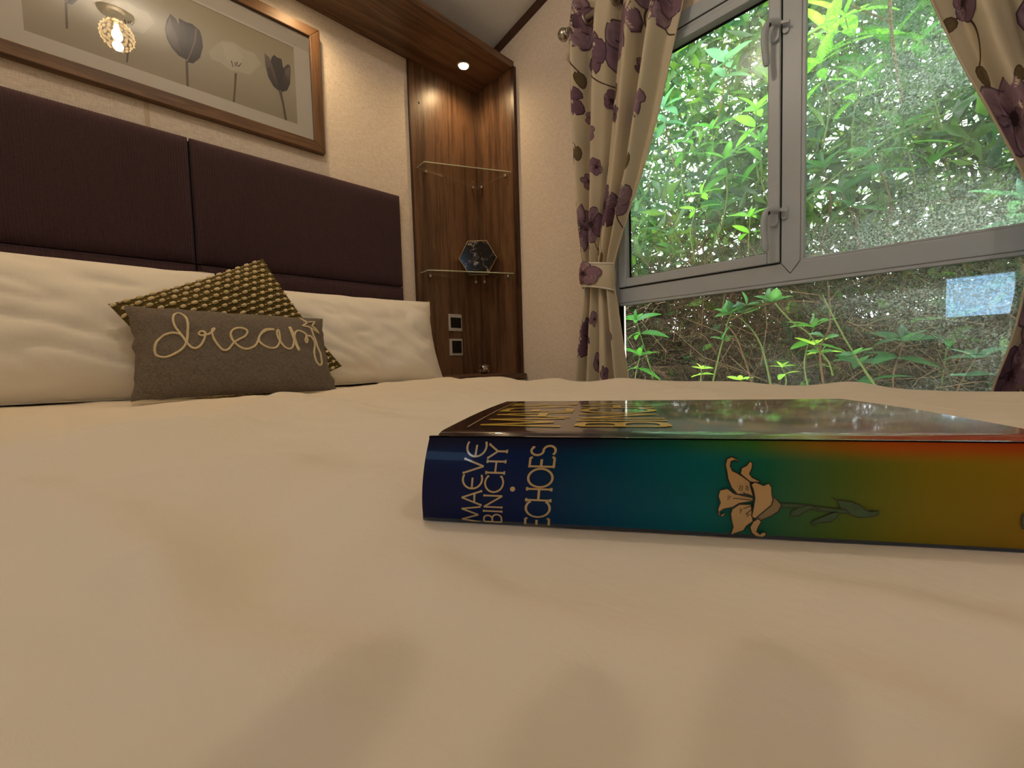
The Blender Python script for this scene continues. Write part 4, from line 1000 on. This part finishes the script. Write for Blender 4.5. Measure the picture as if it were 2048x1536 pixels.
lc = Curtain([(1.26,.958),(1.145,.985),(.584,.968),(.36,.950),(.288,.942),(.20,.950),(-.08,.998),(-.6,1.03)],
             [(1.26,.535),(1.056,.585),(.797,.650),(.589,.712),(.415,.786),(.33,.822),(.288,.828),(.2,.815),(-.088,.772),(-.6,.715)],
             [(1.26,.046),(.8,.044),(.5,.032),(.30,.014),(.15,.020),(-.6,.036)], 4.0, .35, [(1.26,RX),(.5,RX+.005),(.29,RX+.01),(-.6,RX+.005)], .02)
spots = [(.10,1.165,.085),(.30,1.02,.075),(.53,1.06,.085),(.88,1.08,.075),(.08,.90,.062),(.20,.86,.026),(.45,.88,.030),(.60,.80,.024),(.82,.80,.055),(.32,.77,.028),(.07,.71,.026),(.18,.64,.026),(.38,.66,.028),(.55,.64,.024),
         (.12,.47,.075),(.36,.47,.06),(.60,.52,.065),(.86,.52,.05),(.30,.40,.03),(.72,.95,.026),(.70,1.17,.05),(.50,1.20,.03),(.22,.07,.085),(.46,-.02,.035),(.80,.06,.050),(.64,-.06,.03),(.40,.14,.028),(.15,-.30,.07),(.6,-.35,.07),(.9,-.2,.04)]
make_curtain(lc, 'cream and purple floral curtain left of the window, beside the corner unit', 3, spots, (.885, .293, .062, .046, .046), 'floral tie-back band gathering the curtain beside the corner unit')
rc = Curtain([(1.26,-.360),(.9,-.345),(.5,-.30),(.288,-.245),(-.08,-.30),(-.6,-.33)],
             [(1.26,.175),(.95,.095),(.727,.032),(.573,-.014),(.435,-.064),(.333,-.099),(.27,-.114),(.20,-.114),(.098,-.105),(.011,-.093),(-.099,-.066),(-.6,-.01)],
             [(1.26,.040),(.8,.038),(.5,.030),(.28,.014),(.1,.02),(-.6,.038)], 4.0, .9, [(1.26,RX),(.5,RX+.003),(.27,RX+.012),(-.6,RX)], .02)
spots = [(.90,.70,.035),(.78,.78,.085),(.90,.44,.080),(.60,.62,.075),(.45,.85,.08),(.70,.46,.06),(.95,.93,.05),(.30,.60,.07),(.88,.10,.085),(.66,.02,.07),(.93,-.06,.07),(.40,.05,.07),(.20,.9,.07),(.60,1.1,.08),(.85,1.12,.05),(.15,.4,.05),(.55,.33,.03),(.8,.3,.03),(.2,-.2,.07),(.75,-.3,.07)]
make_curtain(rc, 'cream and purple floral curtain right of the window, cut off by the picture edge', 60, spots, (-.182, .262, .066, .048, .046), 'floral tie-back band on the curtain right of the window')

# ------------------------------------------------------------------ garden outside
GZ = -1.15
struct('ground', MB().box(XW+.10, 9, -6, 8, GZ-.1, GZ).prism([(2.9, -6, GZ), (3.3, -6, -.25), (4.4, -6, .25), (6, -6, .3), (6, -6, GZ)], (0, 14, 0)), plain('leaf litter earth', lin(92,76,54), .95, .1, noise_s=30, noise_amt=.5, bump=.6, bump_s=60))
def leaf_mat(name, trans=.45):
    mt, nt, out = new_mat(name); a = nt.nodes.new('ShaderNodeAttribute'); a.attribute_name = 'Col'
    b = N(nt, 'ShaderNodeBsdfPrincipled', Roughness=.38); b.inputs['Specular IOR Level'].default_value = .5; nt.links.new(a.outputs['Color'], b.inputs['Base Color'])
    t = N(nt, 'ShaderNodeBsdfTranslucent'); mx = N(nt, 'ShaderNodeMix', p_data_type='RGBA', p_blend_type='MULTIPLY'); mx.inputs[0].default_value = 1
    nt.links.new(a.outputs['Color'], mx.inputs[6]); mx.inputs[7].default_value = (1.5, 1.55, .8, 1); nt.links.new(mx.outputs[2], t.inputs[0])
    ms = N(nt, 'ShaderNodeMixShader', Fac=trans); nt.links.new(b.outputs[0], ms.inputs[1]); nt.links.new(t.outputs[0], ms.inputs[2]); nt.links.new(ms.outputs[0], out.inputs[0]); return mt
M_leaf = leaf_mat('green leaf'); 
M_bark = plain('brown twig bark', lin(112,84,58), .9, .2, noise_s=60, noise_amt=.3)
M_twig = plain('dry twig', (1,1,1), .9, .2, attr=True)
M_stemg = plain('green stem', lin(104,122,54), .6, .3)
def leaf_cloud(name, n, lo, hi, ln, wd, cols, label, cat, mat, tilt=1.0, clump=None, keep=None):
    """many separate leaf blades, each folded along its midrib"""
    P = rng.uniform(lo, hi, (n, 3))
    if clump is not None:
        cn, cr = clump; C = rng.uniform(lo, hi, (cn, 3)); P = C[rng.integers(0, cn, n)]+rng.normal(0, cr, (n, 3))
    if keep is not None: P = P[keep(P)]
    n = len(P)
    d = rng.normal(0, 1, (n, 3)); d[:, 2] = d[:, 2]*.8+.25; d /= np.linalg.norm(d, axis=1)[:, None]
    r = rng.normal(0, 1, (n, 3)); s = np.cross(d, r); s /= np.linalg.norm(s, axis=1)[:, None]; nn = np.cross(d, s)
    L = rng.uniform(*ln, n)[:, None]; Wd = rng.uniform(*wd, n)[:, None]
    v = np.stack([P, P+d*L*.45+s*Wd*.5+nn*Wd*.12, P+d*L*.55-nn*L*.03, P+d*L*.45-s*Wd*.5+nn*Wd*.12, P+d*L-nn*L*.12], 1).reshape(-1, 3)
    idx = np.arange(n)[:, None]*5
    tri = np.concatenate([idx+[0,2,1], idx+[0,3,2], idx+[1,2,4], idx+[2,3,4]], 1).reshape(-1, 3)
    c = LEAF_K*np.array(cols)[rng.integers(0, len(cols), n)]*rng.uniform(.6, 1.4, (n, 1)); c = np.repeat(np.clip(c, 0, 1), 5, 0)
    return np_obj(name, v, tri, c, label, cat, mat)
def np_obj(name, v, tri, c, label, cat, mat):
    me = bpy.data.meshes.new(name); lo_ = v.min(0); hi_ = v.max(0); L = np.array([(lo_[0]+hi_[0])/2, (lo_[1]+hi_[1])/2, lo_[2]])
    me.vertices.add(len(v)); me.vertices.foreach_set('co', (v-L).astype(np.float32).ravel())
    me.loops.add(tri.size); me.loops.foreach_set('vertex_index', tri.astype(np.int32).ravel())
    me.polygons.add(len(tri)); me.polygons.foreach_set('loop_start', (np.arange(len(tri))*3).astype(np.int32)); 
    ca = me.color_attributes.new('Col', 'FLOAT_COLOR', 'POINT'); ca.data.foreach_set('color', np.concatenate([c, np.ones((len(c), 1))], 1).astype(np.float32).ravel())
    me.update(calc_edges=True); me.validate(); me.materials.append(mat)
    o = bpy.data.objects.new(name, me); COL.objects.link(o); o.location = (L[0], L[1], L[2]+ZC)
    return tag(o, label, cat, None, 'stuff')
def sticks(name, n, lo, hi, ln, rad, cols, label, cat, up=.5, keep=None):
    P = rng.uniform(lo, hi, (n, 3))
    if keep is not None: P = P[keep(P)]; n = len(P)
    d = rng.normal(0, 1, (n, 3)); d[:, 2] = d[:, 2]*.6+up; d /= np.linalg.norm(d, axis=1)[:, None]; L = rng.uniform(*ln, n)[:, None]
    r = rng.normal(0, 1, (n, 3)); s = np.cross(d, r); s /= np.linalg.norm(s, axis=1)[:, None]; q = np.cross(d, s); R = rng.uniform(*rad, n)[:, None]
    bend = rng.normal(0, .12, (n, 3))*L
    V = []
    for t, k, rf in ((0, 0, 1), (.5, 1, .8), (1, 0, .4)):
        c0 = P+d*L*t+bend*k
        for a in (0, 2.094, 4.189): V.append(c0+(s*math.cos(a)+q*math.sin(a))*R*rf)
    v = np.stack(V, 1).reshape(-1, 3); idx = np.arange(n)[:, None]*9; T = []
    for lv in (0, 3):
        for a in range(3):
            b_ = (a+1) % 3; T += [idx+[lv+a, lv+b_, lv+3+b_], idx+[lv+a, lv+3+b_, lv+3+a]]
    tri = np.concatenate(T, 1).reshape(-1, 3)
    c = np.array(cols)[rng.integers(0, len(cols), n)]*rng.uniform(.35, .95, (n, 1)); c = np.repeat(np.clip(c, 0, 1), 9, 0)
    return np_obj(name, v, tri, c, label, cat, M_twig)
LEAF_K = .85
GR = [lin(62,108,44), lin(80,126,50), lin(48,92,50), lin(104,146,58), lin(52,98,66)]
GB = [lin(78,118,70), lin(92,134,80), lin(66,104,74), lin(110,148,84), lin(130,156,72)]
leaf_cloud('far_hedge', 60000, (3.1, -3.0, -.7), (4.2, 4.6, 3.6), (.08, .17), (.014, .030), GB, 'tall far hedge of narrow blue-green leaves letting specks of sky through', 'hedge', M_leaf)
leaf_cloud('shrub_foliage', 30000, (2.35, -2.2, .15), (3.0, 3.4, 2.9), (.07, .16), (.022, .044), GR, 'dense mid-green shrub foliage behind the upper panes', 'foliage', M_leaf, clump=(1300, .12))
leaf_cloud('undergrowth_leaves', 2600, (2.2, -2.0, -.6), (3.0, 3.2, .25), (.05, .10), (.02, .04), GR, 'scattered green undergrowth leaves low behind the bottom pane', 'undergrowth', M_leaf, clump=(160, .07))
BR = [lin(108,84,60), lin(80,62,46), lin(140,112,84), lin(58,44,34)]
sticks('dry_brushwood', 22000, (2.1, -2.0, -.8), (2.9, 3.2, .42), (.15, .45), (.0014, .0035), BR, 'tangle of dry brown brushwood behind the bottom pane', 'brushwood')
sticks('hedge_twigs', 2600, (2.4, -2.2, .3), (3.4, 3.6, 2.8), (.2, .6), (.0015, .004), BR+[lin(110,120,70)], 'thin bare twigs threaded through the shrub foliage', 'twigs', up=.7)

# leaf blade meshes shared by the shoots
def blade(L, Wd, droop, col, name, n=7, tip=1.0, serr=0):
    vs = []; fs = []
    for i in range(n+1):
        t = i/n; w = Wd*.5*(math.sin(PI*min(1, t**.85))**.8)*(1 if t < .98 else .1)
        if serr and i % 2: w *= .86
        z = -droop*t*t*L
        for q in (-1, 0, 1): vs.append((t*L, q*w, z+abs(q)*w*.28))
    for i in range(n):
        for q in range(2): a = i*3+q; fs.append((a, a+1, a+4, a+3))
    me = bpy.data.meshes.new(name); me.from_pydata(vs, [], fs); me.polygons.foreach_set('use_smooth', [True]*len(fs))
    ca = me.color_attributes.new('Col', 'FLOAT_COLOR', 'POINT'); cc = []
    for k, v in enumerate(vs):
        f_ = 1.25 if k % 3 == 1 else 1.0; cc += [min(1, 1.0*x*f_) for x in col]+[1]
    ca.data.foreach_set('color', cc); me.materials.append(M_leaf); return me
BL_ = {'bright': [blade(1, .27, .18, lin(126,186,70), 'leaf'), blade(1, .30, .35, lin(108,170,62), 'leaf')],
       'mid': [blade(1, .28, .2, lin(84,142,60), 'leaf'), blade(1, .31, .4, lin(72,130,62), 'leaf')],
       'dark': [blade(1, .34, .2, lin(58,108,66), 'leaf'), blade(1, .36, .4, lin(50,98,64), 'leaf')],
       'blue': [blade(1, .42, .2, lin(96,146,128), 'leaf'), blade(1, .40, .35, lin(84,134,110), 'leaf')],
       'lime': [blade(1, .42, .1, lin(170,210,84), 'leaf'), blade(1, .40, .3, lin(150,200,80), 'leaf')],
       'bramble': [blade(1, .66, .15, lin(78,128,74), 'leaf', 10, serr=1), blade(1, .62, .3, lin(66,116,76), 'leaf', 10, serr=1)]}
def place_leaf(parent, kind, pos, dirv, size, rnd, roll=0):
    me = rnd.choice(BL_[kind]); o = bpy.data.objects.new('leaf', me); COL.objects.link(o); o.parent = parent
    x = dirv.normalized(); up = Vector((-.45, 0, 1))+Vector((rnd.uniform(-.4, .4), rnd.uniform(-.4, .4), 0)); y = up.cross(x)
    y = y.normalized() if y.length > 1e-4 else Vector((0, 1, 0)); z = x.cross(y)
    R = Matrix((x, y, z)).transposed().to_4x4()
    P = pos+Vector((0, 0, ZC))-OFF[parent.name]
    o.matrix_local = Matrix.Translation(P) @ R @ Matrix.Diagonal((size, size, size, 1))
def shoot(px, py, X, kind, size, label, seed, n=6, stem=.30, lean=(0, 0), whorls=2):
    rnd = random.Random(seed); tip = on_x(px, py, X)
    base = tip+Vector((rnd.uniform(.0, .12)+lean[0], rnd.uniform(-.08, .08)+lean[1], -stem))
    mid = (tip+base)/2+Vector((rnd.uniform(-.02, .02), rnd.uniform(-.03, .03), 0))
    t = thing('leafy_shoot', label, 'shoot', base, 'leafy shoots by the window')
    path = smooth_path([base, mid, tip], 6)
    build('stem', MB().tube(path, [.0035-.0017*i/(len(path)-1) for i in range(len(path))], 6), M_stemg if kind in ('bright', 'lime', 'mid') else M_bark, t, smooth=True)
    for w in range(whorls):
        c = path[-1-int(w*3.5)] if w*3.5 < len(path) else path[0]
        k = n if w == 0 else max(3, n-2)
        for i in range(k):
            a = 2*PI*(i+.4*w)/k+rnd.uniform(-.3, .3); el = rnd.uniform(.15, .75) if w == 0 else rnd.uniform(-.2, .4)
            place_leaf(t, kind, c, Vector((math.cos(a)*math.cos(el), math.sin(a)*math.cos(el), math.sin(el))), 1.3*size*rnd.uniform(.75, 1.15)*(1 if w == 0 else 1.1), rnd)
    if n >= 5: place_leaf(t, kind, path[-1], Vector((rnd.uniform(-.2, .2), rnd.uniform(-.2, .2), 1)), size*.7, rnd)
S = [ # px, py, distance, kind, leaf size, label
 (1512,222,2.05,'bright',.10,'bright green whorled shoot just left of the mullion below the upper handle'),
 (1424,258,2.10,'mid',.09,'mid-green whorled shoot in the middle of the opening pane'),
 (1372,282,2.15,'mid',.08,'green shoot in the opening pane a third of the way from the left curtain'),
 (1328,215,2.10,'blue',.09,'bluish shoot close beside the left curtain high in the opening pane'),
 (1450,318,2.08,'mid',.10,'spreading green shoot at the centre of the opening pane'),
 (1523,285,2.02,'mid',.09,'green shoot touching the mullion halfway down the opening pane'),
 (1403,388,2.00,'bright',.075,'vivid green shoot in the lower middle of the opening pane'),
 (1500,434,1.98,'bright',.075,'yellow-green shoot behind the lower window handle'),
 (1450,125,2.20,'blue',.10,'pale bluish shoot at the top of the opening pane'),
 (1640,128,1.95,'bright',.10,'bright green whorl just right of the mullion, upper part'),
 (1690,34,1.98,'bright',.15,'long-leaved yellow-green shoot at the top of the fixed pane'),
 (1655,62,2.05,'bright',.12,'broad green shoot in the top left corner of the fixed pane'),
 (1721,158,2.05,'bright',.10,'green whorl left of the hanging brown branch'),
 (1783,86,2.10,'mid',.10,'mid-green shoot just right of the hanging brown branch'),
 (1747,130,2.15,'mid',.10,'green shoot overlapping the hanging brown branch'),
 (1742,310,2.02,'dark',.08,'dark leafy sprig in the middle of the fixed pane'),
 (1645,335,2.12,'dark',.10,'dark green sprig right of the mullion halfway down'),
 (1684,385,2.10,'dark',.11,'dark sprig low in the fixed pane near the mullion'),
 (1800,255,2.20,'mid',.09,'slender green shoot right of centre in the fixed pane'),
 (1845,80,2.10,'mid',.10,'green shoot beside the inner edge of the right curtain'),
 (1273,642,1.90,'mid',.085,'broad-leaved shoot behind the bottom pane against the left curtain'),
 (1280,712,1.92,'mid',.085,'drooping green shoot at the bottom left corner of the bottom pane'),
 (1627,655,2.00,'mid',.085,'green shoot with cut leaves in the centre of the bottom pane'),
 (1721,728,2.00,'dark',.085,'low dark shoot right of centre above the bed edge'),
 (1809,682,2.05,'dark',.095,'spreading dark shoot in the right half of the bottom pane'),
 (1627,690,1.95,'lime',.060,'lime leaf standing upright in the middle of the bottom pane'),
 (1403,738,1.95,'lime',.045,'young lime-green seedling above the bed edge on the left'),
 (1564,735,1.95,'lime',.045,'young lime-green seedling above the bed edge in the middle'),
 (1481,760,1.92,'lime',.040,'tiny lime seedling barely rising over the duvet edge'),
 (1950,716,2.10,'blue',.06,'pale round-leaved plant beside the foot of the right curtain'),
 (2044,400,1.85,'blue',.09,'bluish leaves at the right edge above the transom'),
 (1560,165,2.30,'dark',.10,'dark shoot half hidden by the mullion top'),
 (1440,420,2.30,'dark',.10,'dark shoot low in the opening pane'),
 (1340,470,2.2,'dark',.09,'dark sprig seen through the curtain reflection'),
 (1860,330,2.3,'mid',.09,'hazy green shoot behind the dusty part of the fixed pane'),
 (1900,640,2.2,'mid',.10,'hazy green plant behind the dusty right end of the bottom pane'),
]
for i, (px, py, X, kd, sz, lb) in enumerate(S): shoot(px, py, X, kd, sz, lb, 100+i, n=5 if kd != 'lime' else 4, stem=.28 if kd != 'lime' else .12, whorls=2)
def cane(pts, X, r, mat, name, label, cat, leaves=(), kind='bramble', size=.06, seed=1, group=None, dx=0):
    rnd = random.Random(seed); P = [on_x(px, py, X+dx*i) for i, (px, py) in enumerate(pts)]; path = smooth_path(P, 6)
    base = min(path, key=lambda v: v.z)
    t = thing(name, label, cat, base, group)
    build('stem', MB().tube(path, [r*(1-.5*i/(len(path)-1)) for i in range(len(path))], 6), mat, t, smooth=True)
    for f_ in leaves:
        c = path[int(f_*(len(path)-1))]
        for a in (-.9, 0, .9):
            place_leaf(t, kind, c, Vector((-.3+.3*rnd.random(), math.sin(a)+rnd.uniform(-.2, .2), .45*math.cos(a)+rnd.uniform(-.3, .2))), size*rnd.uniform(.8, 1.15), rnd)
G_ = 'bramble canes by the bottom pane'
cane([(1420,790),(1446,680),(1470,620),(1540,605)], 1.85, .0035, M_stemg, 'bramble_cane', 'arching bramble cane with toothed leaves in the left half of the bottom pane', 'bramble', (.35, .62, .8, 1), seed=1, group=G_)
cane([(1512,790),(1475,680),(1450,648)], 1.88, .0035, M_bark, 'bramble_cane', 'bare brown cane leaning left in the bottom pane', 'bramble', (), seed=2, group=G_)
cane([(1545,790),(1522,690),(1485,640),(1455,628)], 1.86, .0035, M_stemg, 'bramble_cane', 'pale green cane curving to the left in the bottom pane', 'bramble', (1,), seed=3, group=G_)
cane([(1650,790),(1640,700),(1660,650),(1655,560)], 1.90, .0042, M_bark, 'bramble_cane', 'upright brown cane crossing the middle of the bottom pane', 'bramble', (.55,), size=.05, seed=4, group=G_)
cane([(1770,800),(1716,720),(1680,660),(1645,590)], 1.88, .0038, M_stemg, 'bramble_cane', 'long green cane slanting down to the right in the bottom pane', 'bramble', (.4,), size=.05, seed=5, group=G_)
cane([(1460,640),(1520,612),(1580,602),(1640,606)], 1.84, .003, M_bark, 'bramble_cane', 'level reddish runner under the transom', 'bramble', (.2, .5), size=.07, seed=6, group=G_)
cane([(1545,600),(1580,640),(1620,670),(1650,720)], 1.92, .003, M_stemg, 'bramble_cane', 'thin green runner slanting under the mullion', 'bramble', (.9,), size=.05, seed=7, group=G_)
cane([(1778,-90),(1780,20),(1785,80),(1795,150),(1805,205)], 2.0, .007, M_bark, 'hanging_branch', 'brown bare branch hanging down in the fixed pane', 'branch', (), seed=8)
cane([(1700,10),(1735,25),(1782,45)], 2.0, .005, M_bark, 'side_branch', 'short brown side branch near the top of the fixed pane', 'branch', (), seed=9)
cane([(1615,400),(1700,330),(1790,270),(1900,225)], 1.95, .0032, M_stemg, 'green_runner', 'long thin green runner slanting up across the fixed pane', 'runner', (), seed=10)
cane([(1330,560),(1372,530),(1395,490),(1380,460)], 1.9, .0028, M_bark, 'curled_twig', 'curled brown twig low in the opening pane by the left curtain', 'twig', (), seed=11)

# ------------------------------------------------------------------ the hand and phone behind the lens (their shadow falls on the duvet)
def cm(r, f, u): return CR*r+CF*f+CU*u
ph = thing('phone', 'black smartphone held upright on its long edge just behind the viewpoint', 'phone', cm(-.05, -.008, -.006))
pb = MB(); pb.obox(cm(-.052, -.0075, .030), CR, CF, CU, .072, .0038, .036); build('body', pb, plain('black phone glass', lin(22,22,24), .15, .5), ph, bevel=.003)
build('screen', MB().obox(cm(-.052, -.0115, .030), CR, CF, CU, .069, .0002, .033), plain('dark screen', lin(10,10,12), .08, .6), ph)
hand = thing('person', 'right hand and forearm reaching over the phone with spread fingers', 'person', cm(.10, -.12, .03))
hm = MB()
def chain(pts, rad, flat=1.0, n=12):
    P = [cm(*p) for p in pts]; Q = smooth_path(P, 5); R = []
    for i in range(len(P)-1): R += [rad[i]+(rad[i+1]-rad[i])*k/5 for k in range(5)]
    hm.tube(Q, R+[rad[-1]], n, flat=flat)
chain([(.040,-.075,.090),(.030,-.045,.092),(.027,-.014,.092),(.034,.014,.087),(.0385,.034,.083),(.041,.044,.082)], [.016,.0135,.0115,.0105,.0095,.004])      # thumb
chain([(.070,-.055,.098),(.078,-.020,.104),(.082,.004,.098),(.0825,.018,.088),(.0825,.026,.081)], [.0125,.0105,.0095,.0088,.004])                       # index, bent down
chain([(.094,-.055,.099),(.108,-.020,.106),(.117,.008,.099),(.120,.024,.088),(.1205,.032,.080)], [.0125,.0108,.0098,.0090,.004])                        # middle
chain([(.112,-.062,.098),(.136,-.030,.104),(.150,-.008,.098),(.155,.004,.088),(.156,.012,.080)], [.012,.0102,.0092,.0085,.004])                         # ring
chain([(.124,-.075,.094),(.154,-.052,.098),(.172,-.038,.092),(.178,-.030,.084),(.180,-.025,.078)], [.011,.0092,.0082,.0074,.0035])                      # little
for a in (-.024, -.010, .004, .018): chain([(.086+a*1.3,-.050,.097),(.092+a,-.085,.096),(.098+a*.7,-.118,.097),(.104+a*.4,-.150,.100)], [.013,.0165,.017,.018])
chain([(.104,-.140,.100),(.112,-.20,.106),(.128,-.30,.125),(.150,-.46,.165)], [.026,.030,.039,.043], .85)
ho = build('hand', hm, plain('skin', lin(206,158,132), .55, .4, noise_s=90, noise_amt=.06), hand, smooth=True)
rm = ho.modifiers.new('one_surface', 'REMESH'); rm.mode = 'VOXEL'; rm.voxel_size = .0022; rm.use_smooth_shade = True
sm_ = ho.modifiers.new('soften', 'SMOOTH'); sm_.iterations = 6; sm_.factor = .5
for (r, f, u), w in (((.0395,.036,.0905), .0055), ((.0825,.0245,.0905), .0048), ((.1203,.0305,.0902), .0050), ((.1558,.0105,.0898), .0046), ((.1797,-.0262,.0862), .004)):
    nl = MB(); nl.grid(lambda a, b_: cm(r+w*(2*a-1)*(.85+.15*math.sin(PI*b_)), f+w*1.1*(2*b_-1), u-.0012*(2*a-1)**2-.0045*(b_-.3)), 6, 6)
    build('nail', nl, plain('nail', lin(226,184,166), .3, .5), hand, smooth=True)
chain_sleeve = MB(); chain_sleeve.tube([cm(.124,-.27,.120), cm(.136,-.35,.140), cm(.152,-.47,.167)], [.045, .050, .056], 20)
build('sleeve', chain_sleeve, plain('grey knit sleeve', lin(96,98,104), .95, .1, noise_s=200, noise_amt=.15, bump=.4), hand, smooth=True)
